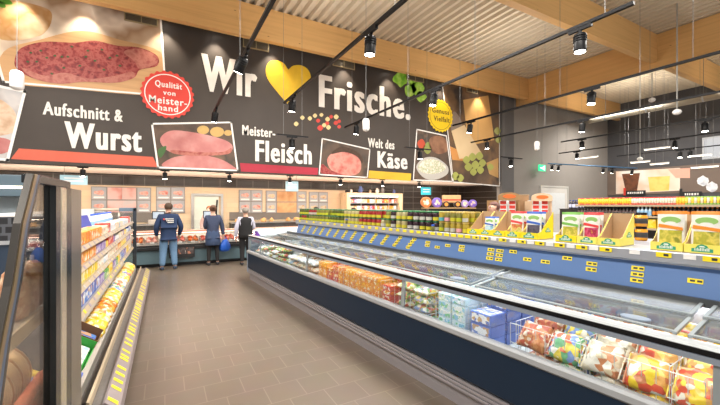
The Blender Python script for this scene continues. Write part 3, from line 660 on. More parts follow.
# picture boards on the tiled wall
def pics(k): return [[(.62, .58, .56), (.75, .72, .70), (.55, .22, .17), (.70, .67, .64)], [(.55, .56, .58), (.68, .68, .68), (.60, .3, .25), (.62, .62, .62)], [(.5, .3, .17), (.66, .48, .3), (.42, .2, .1), (.72, .64, .55)]][k]
def board(px0, px1, y0, y1, cols, rows, pal, label, big=None):
    a = atY(px0, y0, RY-.04); b = atY(px1, y1+0, RY-.04); zt = atY((px0+px1)/2, y0, RY-.04).z; zb = atY((px0+px1)/2, y1, RY-.04).z
    t = thing('picture_board', label, 'picture board', ((a.x+b.x)/2, RY-.02, zb), 0, 'picture boards on the tiled wall'); o = ((a.x+b.x)/2, RY-.02, zb)
    MB(o).box(a.x, b.x, RY-.04, RY-.001, zb, zt).build('backing', M('board_frame', (.20, .19, .18), .4), t)
    w = (b.x-a.x)/cols; h = (zt-zb)/rows; mb2 = M('panel_caption', (.75, .74, .72), .5)
    for r in range(rows):
        for c in range(cols):
            x0 = a.x+w*c+.02; x1 = a.x+w*(c+1)-.02; z0 = zb+h*r+.02; z1 = zb+h*(r+1)-.02
            isb = big and c in big
            if isb: x0 -= .018 if c > big[0] else 0; x1 += .018 if c < big[-1] else 0
            p = MB(o).box(x0, x1, RY-.05, RY-.041, z0, z1).build('photo_panel', PACK('menu_%s' % ('meat' if isb and pal < 2 else 'bread' if isb else pal), [(.52, .2, .17), (.6, .38, .35), (.45, .42, .42), (.55, .3, .27)] if isb and pal < 2 else [(.42, .2, .08), (.6, .36, .18), (.34, .14, .05)] if isb else [(.30, .32, .35), (.38, .39, .41)], 1.6 if isb else 1, .4, soft=True), t)
            if not isb:
                mb = MB(o); cx, cz, rx, rz = (x0+x1)/2, z0+(z1-z0)*.55, (x1-x0)*.36, (z1-z0)*.2
                mb.prism([(cx+rx*math.cos(q*PI/8), cz+rz*math.sin(q*PI/8)*(1+.3*math.sin(q))) for q in range(16)], RY-.054, RY-.0505, 'Y'); mb.build('food_print', PACK('food_%d' % pal, [(.6, .2, .16), (.66, .4, .34), (.45, .1, .08)] if pal < 2 else [(.55, .36, .2), (.62, .48, .34), (.36, .2, .1)], 8, .5, soft=True), p)
                MB(o).box(x0+.05, x1-.05, RY-.054, RY-.0505, z0+.04, z0+.09).build('caption', mb2, p)
board(91, 151, 187, 213, 4, 2, 0, 'leftmost lit board of meat photos above the shelf end post', (1, 2))
board(156, 185, 187, 213, 2, 2, 0, 'board of four meat photos behind the man in jeans')
board(239, 262.5, 190, 213, 2, 2, 1, 'board of four photos right of the strip curtain doorway')
board(266, 306.5, 191, 213, 4, 2, 2, 'wide board with large bread photo in its middle', (1, 2))
board(309, 328, 192, 213, 2, 2, 2, 'rightmost board of four photos above the far jars')
# cold room doorway with strip curtain
p = atY(191, 196, RY); q = atY(223, 196, RY)
d2 = tag(MB().box(p.x, p.x+.09, RY-.08, RY, 0, 2.13).box(q.x-.09, q.x, RY-.08, RY, 0, 2.13).box(p.x+.09, q.x-.09, RY-.08, RY, 2.04, 2.13).build('door_2', STEEL), kind='structure')
mb = MB(); x = p.x+.1; k = 0
while x < q.x-.2:
    mb.box(x, x+.16, RY-.03-.008*(k % 2), RY-.024-.008*(k % 2), .02, 2.03); x += .14; k += 1
mb.build('strip_curtain', M('strip_curtain_pale', (.62, .68, .62), .3), d2)
MB().tube([(q.x-.26, RY-.07, 1.3), (q.x-.22, RY-.07, 1.9)], .03, 10).build('door_handle', m_blk, d2)
# timber framed chiller with jars and boxes, right of the boards
a = atY(344, 193, 14.1); b = atY(399, 193, 14.1); zt = 2.25
wf = thing('wooden_chiller', 'pale timber framed open chiller before the dark tiles', 'chiller', ((a.x+b.x)/2, 14.1, 0)); o = ((a.x+b.x)/2, 14.1, 0); mw = WOOD('pale_oak', (.74, .56, .36), (.6, .43, .25), 'Z')
MB(o).box(a.x, a.x+.16, 13.8, 14.48, 0, zt).box(b.x-.16, b.x, 13.8, 14.48, 0, zt).box(a.x+.16, b.x-.16, 13.8, 14.48, zt-.14, zt).build('timber_frame', mw, wf)
MB(o).box(a.x+.16, b.x-.16, 14.4, 14.48, 0, zt-.14).box(a.x+.16, b.x-.16, 13.9, 14.4, 0, .5).build('liner', M('chiller_dark', (.10, .09, .09), .4), wf)
SZ = [.9, 1.2, 1.5, 1.8]
for z in SZ: MB(o).box(a.x+.16, b.x-.16, 13.9, 14.4, z-.03, z).build('shelf', STEEL, wf)
for fx in (.25, .5, .75): 
    x = a.x+(b.x-a.x)*fx; MB(o).box(x-.015, x+.015, 13.86, 13.89, .5, zt-.14).build('mullion', STEEL, wf)
MB(o).box(a.x+.2, b.x-.2, 13.92, 13.98, zt-.17, zt-.142).build('lamp_strip', M('chiller_lamp', (1, .95, .9), .4, 0, 0, emit=6), wf)
PALS = {'red': [(.62, .05, .04), (.75, .7, .66), (.5, .03, .04), (.7, .35, .1)], 'orange': [(.8, .3, .03), (.7, .18, .02), (.85, .75, .6), (.75, .42, .05)],
        'yellow': [(.86, .62, .03), (.88, .8, .55), (.82, .5, .03), (.9, .72, .1)], 'blue': [(.06, .13, .5), (.75, .78, .82), (.1, .25, .62), (.6, .35, .2)],
        'green': [(.08, .32, .08), (.5, .62, .15), (.8, .8, .65), (.16, .45, .1)], 'purple': [(.22, .12, .42), (.5, .45, .6), (.7, .65, .7)],
        'cream': [(.82, .74, .58), (.72, .6, .42), (.86, .82, .74), (.6, .25, .12)], 'white': [(.82, .83, .83), (.7, .74, .78), (.84, .82, .78), (.45, .6, .75)],
        'brown': [(.3, .13, .06), (.5, .25, .1), (.7, .5, .3), (.22, .08, .04)], 'teal': [(.1, .4, .5), (.8, .85, .85), (.2, .55, .65), (.75, .3, .25)],
        'icecream': [(.25, .55, .78), (.86, .88, .9), (.8, .86, .9), (.2, .55, .3), (.62, .78, .88)], 'bluewhite': [(.14, .22, .62), (.80, .82, .88), (.84, .85, .88), (.55, .36, .22), (.82, .83, .88), (.25, .35, .7)],
        'fries': [(.85, .6, .04), (.72, .1, .05), (.8, .42, .12), (.88, .7, .2), (.6, .22, .1), (.85, .8, .7)], 'nugget': [(.5, .18, .07), (.62, .28, .12), (.75, .62, .5), (.45, .1, .06)],
        'veg': [(.3, .5, .1), (.78, .72, .2), (.7, .12, .06), (.8, .8, .7), (.14, .32, .1)], 'mixed': [(.75, .15, .08), (.82, .75, .62), (.75, .6, .1), (.15, .4, .2), (.2, .3, .6), (.85, .84, .8)]}
def pk(c, scale=26): return PACK('print_%s_%d' % (c, scale), PALS[c], scale)
BASEC = {'icecream': 4, 'bluewhite': 0, 'orange': 0, 'cream': 0}
def box_pack(name, w, d, h, c, cat='box', scale=26, cap=None, front='X'):
    """printed carton: bevelled body, glued flap on top, raised label plate facing the aisle"""
    base = PALS[c][BASEC.get(c, 0)]
    body = MB().box(-d/2, d/2, -w/2, w/2, 0, h, min(.006, h*.1)).mesh('carton', M('carton_base_'+c, base, .4, 0, .12, 20))
    sg = -1 if front == '-X' else 1
    x0, x1 = sorted((sg*d/2, sg*(d/2+.0012)))
    lab = MB().box(x0, x1, -w*.43, w*.43, h*.12, h*.88).mesh('label', cap or pk(c, scale))
    flap = MB().box(-d*.45, d*.45, -w*.44, w*.44, h, h+.0012).mesh('flap', pk(c, scale))
    return Proto(name, cat, [('carton', body), ('label', lab), ('flap', flap)])
def bag_pack(name, w, d, h, c, seed, cat='bag', scale=16, lie=True):
    """filled foil bag: pillow body with crimped end seams"""
    r = random.Random(seed); mb = MB(); bmesh.ops.create_grid(mb.bm, x_segments=10, y_segments=10, size=.5)
    top = list(mb.bm.verts); g = bmesh.ops.duplicate(mb.bm, geom=mb.bm.faces[:]); bot = [v for v in g['geom'] if isinstance(v, bmesh.types.BMVert)]
    ph = [r.uniform(0, 6) for _ in range(4)]
    def hh(x, y): e = max(0, (1-abs(2*x)**2.6))*max(0, (1-abs(2*y)**2.6)); return e**.55
    for vs, s in ((top, 1), (bot, 0)):
        for v in vs:
            x, y = v.co.x, v.co.y; e = hh(x, y)
            z = h*.42+(h*.58 if s else -h*.42)*e*(1+.18*math.sin(9*x+ph[0])*math.sin(8*y+ph[1])+.1*math.sin(17*x+ph[2]+5*y) if s else 1)
            v.co = Vector((x*d*(1-.05*math.sin(6*y+ph[3])), y*w, z))
    bmesh.ops.remove_doubles(mb.bm, verts=mb.bm.verts, dist=.0008)
    for f in mb.bm.faces: f.smooth = True
    body = mb.mesh('pouch', PACK('bagprint_%s_%d' % (c, scale), PALS[c], scale, .28, crinkle=26))
    seam = MB(); 
    for s in (-1, 1): seam.box(-d*.46, d*.46, s*w*.5-.006, s*w*.5+.006, h*.41, h*.43)
    return Proto(name, cat, [('pouch', body), ('seam', seam.mesh('seam', pk(c, scale)))])
rr = random.Random(21)
cb = {c: box_pack('chiller_pack', .12, .12, .16, c, 'packet') for c in ('orange', 'cream', 'purple', 'white', 'red')}
for si, z in enumerate(SZ[1:]):
    x = a.x+.24; k = 0
    while x < b.x-.25:
        cb[rr.choice(list(cb))].put((x, 14.02, z+.0015), -PI/2, 'small packet in the timber framed chiller, %s shelf, %s from left' % (['lower', 'middle', 'top'][si], nth(k)), 'packets in the wooden chiller'); x += .135; k += 1
for k, (fx, c, h) in enumerate(((.12, (.75, .75, .72), .16), (.28, (.08, .14, .4), .3), (.45, (.5, .4, .3), .16), (.58, (.8, .8, .78), .24), (.68, (.2, .2, .22), .28), (.9, (.1, .15, .4), .2))):
    p = Vector((a.x+(b.x-a.x)*fx, 14.1, zt)); r = h*.33
    j = thing('ceramic_jug', 'small jug on top of timber framed chiller, %s from left' % nth(k), 'jug', tuple(p), 0, 'jugs on the wooden chiller')
    mm = M('jug_%d' % k, c, .3); MB().lathe([(r*.7, 0), (r, h*.3), (r*.9, h*.6), (r*.6, h*.8), (r*.7, h)], 16).build('vessel', mm, j); MB().tube([(r*.85, 0, h*.25), (r*1.5, 0, h*.45), (r*1.4, 0, h*.7), (r*.7, 0, h*.82)], .012, 6).build('handle', mm, j)
# cold wall unit at the far left
wr = thing('wall_refrigerator', 'blue grey refrigerated wall unit with dark grille at far left', 'refrigerator', (-5.2, 11.5, 0)); o = (-5.2, 11.5, 0); r0, r1 = -7.8, -2.66
mbg = M('unit_bluegrey', (.10, .15, .19), .4)
MB(o).box(r0, r1, 11.0, 12.0, 1.9, 2.4, .02).build('canopy', mbg, wr); MB(o).box(r0, r1, 11.6, 12.0, .9, 1.9).build('back_panel', M('unit_white', (.62, .72, .78), .4), wr)
MB(o).box(r0+.1, r1-.1, 10.985, 10.999, 2.08, 2.14).build('light_strip', M('unit_lamp', (1, .9, .7), .4, 0, 0, emit=3, ecol=(1, .85, .6)), wr)
MB(o).box(r0, r1, 11.05, 11.12, .9, 1.4).build('mesh_grille', TILE('unit_mesh', (.02, .02, .025), (.03, .03, .035), (.12, .13, .15), .06, .06, .01, .4), wr)
MB(o).box(r0, r1, 11.0, 11.14, .82, .9, .01).build('hand_rail', GREYM, wr); MB(o).box(r0, r1, 11.05, 12.0, .08, .82).build('base', M('unit_blue', (.025, .07, .14), .4), wr); MB(o).box(r0, r1, 11.15, 12, 0, .08).build('plinth', m_blk, wr)
MB(o).box(r1-.05, r1, 11.06, 12.0, .9, 1.9).build('end_wall', mbg, wr)
# ================================================================ freezer island
FA = math.radians(4.5); cF, sF = math.cos(FA), math.sin(FA)
def FZ(x, y, z=0): return (x*cF-y*sF, x*sF+y*cF, z)
FO = (3.5, 3.8, 0); Y0, Y1 = -.7, 8.2; MX = 3.47*2
fz = thing('freezer_island', 'long grey and navy freezer island with glass sliding lids', 'freezer', FZ(*FO), FA)
m_navy = M('freezer_navy', (.008, .020, .042), .4, 0, .08, 2, spec=.25); m_bump = M('bumper_grey', (.36, .38, .40), .4, .1); m_rib = M('ribbed_rail', (.33, .31, .33), .4, .4)
m_lin = M('freezer_white', (.78, .82, .84), .45, 0, .03, 3); m_railb = M('rail_blue_grey', (.34, .41, .52), .3, .4); m_fr = M('lid_frame_grey', (.30, .34, .36), .35, .3)
m_panel = M('price_panel_blue', (.095, .19, .42), .4, 0, .05, 3); m_shelf = M('shelf_grey', (.36, .38, .43), .35, .25); g_f = GLASS('freezer_glass', (.97, .99, .99), .05); g_lid = GLASS('lid_glass', (.92, .95, .95), .2, .05, .05); g_lid2 = GLASS('lid_glass_frosted', (.92, .95, .95), .2, .05, .17)
def side(sg):
    X = (lambda x: x) if sg > 0 else (lambda x: MX-x)
    def bx(mb, x0, x1, y0, y1, z0, z1, bev=0): a_, b_ = sorted((X(x0), X(x1))); return mb.box(a_, b_, y0, y1, z0, z1, bev)
    def pr(mb, poly): 
        return mb.prism([(X(p[0]), p[1]) for p in poly], Y0, Y1, 'Y')
    n = MB(FO); bx(n, 2.35, 3.40, Y0+.05, Y1-.06, 0, .17); n.build('kick_plate', m_rib, fz)
    n = MB(FO)
    for k in range(3): bx(n, 2.315+.006*k, 2.38, Y0, Y1, .145+.032*k, .171+.032*k, .006)
    n.build('ribbed_rail', m_rib, fz)
    n = MB(FO); pr(n, [(2.318, .27), (2.318, .60), (2.36, .60), (2.36, .242), (2.345, .242)]); n.build('side_panel', m_navy, fz)
    n = MB(FO); pr(n, [(2.310, .598), (2.297, .612), (2.297, .648), (2.312, .664), (2.352, .664), (2.352, .598)]); n.build('bumper', m_bump, fz)
    n = MB(FO); bx(n, 2.353, 2.362, Y0, Y1, .45, .66); bx(n, 2.362, 3.30, Y0, Y1, .40, .54); bx(n, 3.26, 3.40, Y0, Y1, .54, 1.08); n.build('tub_liner', m_lin, fz)
    n = MB(FO); pr(n, [(2.336, .665), (2.344, .665), (2.366, .9345), (2.358, .9345)]); n.build('front_glass', g_f, fz)
    n = MB(FO); pr(n, [(2.336, .935), (2.330, .966), (2.338, .971), (2.395, .971), (2.395, .945), (2.372, .945), (2.372, .935)]); n.build('hand_rail', m_railb, fz)
    n = MB(FO); pr(n, [(2.328, .971), (2.330, .998), (2.395, .998), (2.395, .971)]); n.build('rail_seal', BLACK, fz)
    n = MB(FO); pr(n, [(2.340, .998), (2.352, 1.008), (2.40, 1.012), (2.435, 1.008), (2.435, .998)]); n.build('rail_cap', M('rail_cap_grey', (.42, .45, .47), .3, .3), fz)
    n = MB(FO)
    for y in (8.12, 7.35, 5.05, 2.75, .45):
        pr2 = [(2.332, .665), (2.348, .665), (2.370, .9345), (2.354, .9345)]; n.prism([(X(p[0]), p[1]) for p in pr2], y-.025, y+.025, 'Y')
    n.build('glass_mullion', m_fr, fz)
    # sliding lids: lower front panes, upper rear panes
    for i in range(6):
        ya, yb = 7.35-1.35*i-1.33, 7.35-1.35*i
        if yb < Y0+.2: break
        ya = max(ya, Y0)
        for nm, x0, z0, x1, z1 in (('front_lid', 2.44, 1.012, 2.74, 1.048), ('rear_lid', 2.70, 1.062, 2.955, 1.092)):
            L = MB(FO).prism([(X(x0), z0), (X(x1), z1), (X(x1), z1+.006), (X(x0), z0+.006)], ya+.03, yb-.03, 'Y').build(nm, g_lid if nm == 'front_lid' else g_lid2, fz)
            f = MB(FO)
            for a_, b_ in ((ya+.012, ya+.03), (yb-.03, yb-.012)): f.prism([(X(x0), z0-.004), (X(x1), z1-.004), (X(x1), z1+.012), (X(x0), z0+.012)], a_, b_, 'Y')
            for xa, xb in ((x0, x0+.016), (x1-.016, x1)):
                za = z0+(z1-z0)*(xa-x0)/(x1-x0); zb = z0+(z1-z0)*(xb-x0)/(x1-x0)
                f.prism([(X(xa), za+.0062), (X(xb), zb+.0062), (X(xb), zb+.014), (X(xa), za+.014)], ya+.03, yb-.03, 'Y')
            f.build('lid_frame', m_fr, L)
            if nm == 'front_lid':   # recessed oval grip
                h = MB(FO); cy = ya+.22; h.prism([(X(2.465+.05*(1+math.cos(t*PI/8))), cy+.075*math.sin(t*PI/8)) for t in range(16)], 1.026, 1.036, 'Z'); h.build('lid_grip', m_railb, L)
    n = MB(FO); bx(n, 2.93, 2.985, Y0, 7.35, 1.075, 1.125); n.build('rear_rail', M('rear_rail_dark', (.06, .07, .08), .4, .2), fz)
    n = MB(FO); n.prism([(X(2.952), 1.1255), (X(2.985), 1.1255), (X(3.03), 1.31), (X(3.0), 1.31)], Y0, 6.87, 'Y'); n.build('price_panel', m_panel, fz)
    n = MB(FO); n.prism([(X(2.960), 1.31), (X(2.946), 1.325), (X(2.950), 1.389), (X(2.954), 1.392), (X(3.4), 1.392), (X(3.4), 1.31)], Y0, 6.9, 'Y'); n.build('top_shelf', m_shelf, fz)
side(1); side(-1)
MB(FO).box(3.38, MX-3.38, Y0, 6.9, .4, 1.392).build('core', m_shelf, fz)
MB(FO).box(2.31, MX-2.31, Y1-.02, Y1+.03, .16, .66, .01).box(2.34, MX-2.34, Y1-.02, Y1+.02, .661, .99, .01).build('end_wall', m_railb, fz)
MB(FO).box(2.31, MX-2.31, Y0-.05, Y0, .2, .99, .01).build('near_end_wall', m_navy, fz)
# raised end unit with purple sticker
e = MB(FO).prism([(2.46, .995), (2.46, 1.12), (2.50, 1.15), (2.86, 1.15), (2.95, 1.12), (2.95, .995)], 7.92, 8.12, 'Y').box(2.95, MX-2.95, 7.95, 8.12, .995, 1.15).build('end_housing', M('end_pale', (.60, .68, .74), .35, .1), fz)
MB(FO).prism([(2.455, 1.0), (2.53, 1.0), (2.46, 1.10), (2.455, 1.10)], 7.914, 7.919, 'Y').build('purple_sticker', M('sticker_purple', (.14, .035, .36), .4), e)
MB(FO).prism([(2.4555, 1.0), (2.4590, 1.0), (2.459, 1.10), (2.4555, 1.10)], 7.93, 8.1, 'Y').build('purple_sticker', M('sticker_purple', (.14, .035, .36), .4), e)
MB(FO).box(2.50, MX-2.5, 7.36, 7.92, 1.0, 1.01).build('end_glass', g_lid, fz)
mled = M('freezer_led', (1, 1, 1), .4, 0, 0, emit=10, ecol=(.97, .98, 1))
MB(FO).box(2.374, 2.392, Y0+.1, Y1-.2, .936, .9445).build('led_strip', mled, fz)
MB(FO).box(3.20, 3.24, Y0+.1, 6.8, 1.29, 1.309).build('led_strip', mled, fz)  # added strip to brighten the goods under the lids
MB(FO).box(3.225, 3.255, Y0+.1, 7.2, 1.03, 1.05).build('led_strip', mled, fz)  # second added strip, lights the rear rows
# price labels on the sloped panel and on the shelf edge
def plab(y, u, h=.030, w=.075):
    """u: 0 bottom .. 1 top of the sloped panel"""
    x = 2.955+.045*u; z = 1.140+.170*u; dx, dz = .045*h/.178, h*.97
    m = MB(FO).prism([(x-.0025, z), (x-.0005, z), (x-.0005+dx, z+dz), (x-.0025+dx, z+dz)], y-w/2, y+w/2, 'Y')
    L = m.build('price_label', YEL, fz)
    t = MB(FO); 
    for q in (-.25, .2): t.prism([(x-.0032+dx*.3, z+dz*.3), (x-.0026+dx*.3, z+dz*.3), (x-.0026+dx*.72, z+dz*.72), (x-.0032+dx*.72, z+dz*.72)], y+w*q-.014, y+w*q+.010, 'Y')
    t.build('price_print', INK, L)
def fyat(px, X):    # freezer y of a picture column at local x
    p = ray(px, 200); k = X/(p.x*cF+p.y*sF); return k*(-p.x*sF+p.y*cF)
for px, us in ((566, (.66,)), (591, (.55, .3)), (637, (.6, .36, .12)), (695, (.4,)), (545, (.36,)), (527, (.36,)), (490, (.62, .38, .14)), (499, (.62, .38, .14)), (512, (.66,)), (461, (.6, .38)), (447, (.55,)), (437, (.36,)), (427, (.6, .38))):
    for u in us: plab(fyat(px, 2.97), u)
y = fyat(408, 2.97)
while y < 6.8:       # far end: leaning strips of labels
    for u in (.06, .27, .48, .69): plab(y-u*.14, u, .0345, .07)
    y += .27
for px in list(range(300, 470, 7)):
    y = fyat(px, 2.95); MB(FO).box(2.9415, 2.9445, y-.035, y+.035, 1.356, 1.388).build('edge_label', YEL, fz)
for px in (476, 485, 503, 522, 540, 560, 582, 606, 664, 712):
    y = fyat(px, 2.95); L = MB(FO).box(2.9415, 2.9445, y-.04, y+.04, 1.356, 1.388).build('edge_label', YEL, fz); MB(FO).box(2.9405, 2.9413, y-.025, y+.0, 1.364, 1.380).build('price_print', INK, L)
for px in (494, 513, 531, 550, 571, 594, 635, 690): y = fyat(px, 2.95); MB(FO).box(2.9415, 2.9445, y-.03, y+.03, 1.358, 1.388).build('white_card', WHITE, fz)
# ---------------------------------------------------------------- frozen goods
def fput(pr, x, y, z, rz, label, group): return pr.put(FZ(x, y, z), FA+rz, label, group)
PXAT = lambda x, y: 360+FPX*((lambda w: (w[0]*cY-w[1]*sY)/(w[0]*sY+w[1]*cY))(FZ(x, y)))
ZF = .544
WB = M('label_pale', (.86, .86, .84), .5)
BP = {}
def B(kind):
    if kind in BP: return BP[kind]
    d = {'pea_bag': lambda: bag_pack('frozen_bag', .19, .20, .075, 'veg', 1, scale=28), 'white_bag': lambda: bag_pack('frozen_bag', .2, .2, .08, 'white', 2), 'fries_bag': lambda: bag_pack('frozen_bag', .19, .2, .075, 'fries', 3, scale=24),
         'fries_bag2': lambda: bag_pack('frozen_bag', .19, .2, .075, 'fries', 8, scale=34), 'nugget_bag': lambda: bag_pack('frozen_bag', .2, .2, .08, 'nugget', 4, scale=36), 'mixed_bag': lambda: bag_pack('frozen_bag', .19, .2, .075, 'mixed', 5, scale=30),
         'cream_bag': lambda: bag_pack('frozen_bag', .2, .2, .08, 'cream', 6, scale=26), 'yellow_bag': lambda: bag_pack('frozen_bag', .2, .2, .075, 'yellow', 7, scale=24),
         'orange_box': lambda: box_pack('frozen_carton', .12, .19, .042, 'orange', front='-X', scale=44), 'red_box': lambda: box_pack('frozen_carton', .15, .19, .05, 'red', front='-X', scale=50),
         'ice_box': lambda: box_pack('frozen_carton', .15, .19, .068, 'icecream', front='-X', scale=40), 'blue_box': lambda: box_pack('frozen_carton', .2, .19, .09, 'bluewhite', front='-X', scale=36),
         'white_box': lambda: box_pack('frozen_carton', .24, .19, .20, 'cream', front='-X', scale=3), 'cream_box': lambda: box_pack('frozen_carton', .17, .19, .06, 'cream', front='-X'), 'teal_box': lambda: box_pack('frozen_carton', .17, .19, .06, 'teal', front='-X')}
    BP[kind] = d[kind](); return BP[kind]
WID = {'pea_bag': .2, 'white_bag': .21, 'fries_bag': .2, 'fries_bag2': .2, 'nugget_bag': .21, 'mixed_bag': .2, 'cream_bag': .21, 'yellow_bag': .21, 'orange_box': .125, 'red_box': .155, 'ice_box': .155, 'blue_box': .205, 'white_box': .245, 'cream_box': .175, 'teal_box': .175}
HGT = {'pea_bag': .078, 'white_bag': .082, 'fries_bag': .078, 'fries_bag2': .078, 'nugget_bag': .083, 'mixed_bag': .078, 'cream_bag': .083, 'yellow_bag': .078, 'orange_box': .044, 'red_box': .052, 'ice_box': .070, 'blue_box': .092, 'white_box': .202, 'cream_box': .062, 'teal_box': .062}
DSC = {'pea_bag': 'vegetable print frozen bag', 'white_bag': 'white frozen bag', 'fries_bag': 'yellow and red fries bag', 'fries_bag2': 'red and yellow fries bag', 'nugget_bag': 'brown frozen bag', 'mixed_bag': 'multicoloured frozen bag', 'cream_bag': 'cream coloured frozen bag', 'yellow_bag': 'yellow frozen bag', 'orange_box': 'orange carton', 'red_box': 'red carton', 'ice_box': 'light blue ice carton', 'blue_box': 'blue and white carton', 'white_box': 'plain cream carton', 'cream_box': 'cream carton', 'teal_box': 'teal carton'}
# far end to near end: picture column ranges and what lies there (lower .. upper)
def fy(px): return fyat(px, 2.46)
ZONES = [(252, 290, 'white_bag', 'pea_bag', 3), (290, 322, 'cream_bag', 'white_bag', 3), (322, 348, 'red_box', 'orange_box', 5), (348, 386, 'orange_box', 'orange_box', 5), (386, 400, 'red_box', 'cream_box', 5), (400, 416, 'pea_bag', 'yellow_bag', 3), (416, 432, 'mixed_bag', 'pea_bag', 3),
         (432, 442, 'red_box', 'mixed_bag', 4), (442, 474, 'ice_box', 'ice_box', 3), (474, 522, 'blue_box', 'blue_box', 3), (522, 552, 'nugget_bag', 'nugget_bag', 3), (552, 572, 'red_box', 'nugget_bag', 4), (572, 612, 'mixed_bag', 'mixed_bag', 3), (612, 638, 'cream_bag', 'white_bag', 2), (638, 668, 'fries_bag', 'nugget_bag', 2), (668, 700, 'fries_bag2', 'fries_bag', 2), (700, 720, 'mixed_bag', 'fries_bag2', 2)]
ZONENAME = {}
rr = random.Random(99); cnt = {}
divs = []
XR = (2.492, 2.705, 2.92)
for kk in list(HGT):
    if 'bag' in kk: HGT[kk] *= 1.13
def lab_(kk, zi, row, c): return '%s, %s zone from far end, %s row, %s of its batch' % (DSC[kk], nth(zi), ['front', 'middle', 'rear'][row], nth(c))
for zi, (pa, pb_, lo, hi, nl) in enumerate(ZONES):
    ya, yb = fy(pb_)+.012, fy(pa)-.012
    if zi == 0: yb = min(yb, 7.9)
    near = False
    if zi >= 10: break
    for row, xc in enumerate(XR):
        y = yb; k = 0
        while True:
            kd0 = lo if rr.random() < .75 or row else hi
            w = WID[kd0]
            if y-w < ya: break
            lim = (.90, .97, 1.0)[row]; n_ = max(1, int((lim-ZF)/HGT[kd0]))
            if near: n_ = (1, 2, 2)[row]
            elif row == 0 and rr.random() < .3 and n_ > 2: n_ -= 1
            z = ZF
            for lv in range(n_):
                kk = kd0 if lv < n_-1 else (hi if rr.random() < .7 and WID[hi] <= w+.001 else kd0)
                if z+HGT[kk] > lim+.004: break
                key = (kk, zi, row); c = cnt[key] = cnt.get(key, -1)+1
                fput(B(kk), xc, y-w/2, z, rr.uniform(-.012, .012) if 'box' in kk else rr.uniform(-.02, .02), lab_(kk, zi, row, c), 'frozen goods in the island')
                z += HGT[kk]+.0015
            if near:      # a heap of bags leaning back on one another
                for j, xo in enumerate((-.04, .07)):
                    kk = rr.choice([kd0, hi, kd0]) if WID[hi] <= w+.03 else kd0
                    key = (kk, zi, row); c = cnt[key] = cnt.get(key, -1)+1
                    q = fput(B(kk), xc+xo, y-w/2, z+.10+.012*j, 0, lab_(kk, zi, row, c), 'frozen goods in the island')
                    q.rotation_euler = (rr.uniform(-.1, .1), -rr.uniform(.75, .95), FA+rr.uniform(-.12, .12))
            y -= w+.006; k += 1
    divs.append(ya-.006)
NEARK = [(540, 'nugget_bag'), (556, 'red_box'), (580, 'mixed_bag'), (600, 'pea_bag'), (622, 'cream_bag'), (648, 'white_box'), (690, 'fries_bag'), (712, 'fries_bag2'), (760, 'fries_bag')]
y = fy(522)-.012; k = 0
ncol = -1
while y > .12:
    pxx = PXAT(2.46, y-.1); kd = next((q for p_, q in NEARK if pxx < p_), 'fries_bag2'); w = WID[kd]; ncol += 1
    for row, xc in enumerate(XR):
        kd0 = kd
        if kd == 'white_box': kd0 = ('cream_bag', 'white_box', 'white_box')[row]
        lim = (.90, .97, 1.0)[row]; bag = 'bag' in kd0; z = ZF; c = -1
        n_ = (1, 1, 2)[row] if bag else max(1, int((lim-ZF)/HGT[kd0]))
        nm = lambda kk: '%s, %s column from the big gap near end, %s row, %s from bottom' % (DSC[kk], nth(ncol), ['front', 'middle', 'rear'][row], nth(c))
        nm = lambda kk: '%s, %s stack after blue cartons, %s row, %s up' % (DSC[kk], nth(ncol), ['front', 'middle', 'rear'][row], nth(c))
        for lv in range(n_):
            c += 1; fput(B(kd0), xc, y-w/2, z, rr.uniform(-.02, .02) if bag else 0, nm(kd0), 'frozen goods in the island'); z += HGT[kd0]+.0015
        if bag:
            for j, xo in enumerate((-.035, .115)):
                c += 1; q = fput(B(kd0), xc+xo, y-w/2, z+.10+.014*j, 0, nm(kd0), 'frozen goods in the island')
                q.rotation_euler = (rr.uniform(-.06, .06), -rr.uniform(.85, 1.0), FA+rr.uniform(-.06, .06))
    y -= w+.01; k += 1
    if ncol in (1, 3, 4, 6, 8): divs.append(y+.005-.0); y -= .006
# big plain carton and heaped fries bags near the camera
for k, px in enumerate((626, 634)):
    pass
# white wire dividers
dw = MB(); 
for i in range(9): dw.tube([(-.0, .0, 0), (0, 0, .30)], .0001, 4) if False else None
for i in range(10): x = -.30+.06*i; dw.tube([(x, 0, 0), (x, 0, .30)], .0022, 6)
for z in (.006, .10, .20, .30): dw.tube([(-.30, 0, z), (.24, 0, z)], .0026, 6)
div_p = Proto('wire_divider', 'wire divider', [('wire_grid', dw.mesh('wire_grid', WIRE))])
for k, y in enumerate(divs[2:-1]):
    div_p.put(FZ(2.69, y-.003, ZF), FA, 'white wire divider standing in the freezer, %s from the far end' % nth(k), 'wire dividers in the freezer')
fw = MB()
for i in range(9): fw.tube([(0, -.26+.065*i, 0), (0, -.26+.065*i, .28)], .0022, 6)
for z in (.006, .14, .28): fw.tube([(0, -.26, z), (0, .26, z)], .0026, 6)
fw_p = Proto('wire_front_grid', 'wire grid', [('wire_grid', fw.mesh('wire_grid', WIRE))])
for k in range(4):
    fw_p.put(FZ(2.380, fyat(545, 2.38)-.54*k, ZF), FA, 'white wire basket grid lengthwise in the freezer, %s from the far end' % nth(k), 'wire grids in the freezer')
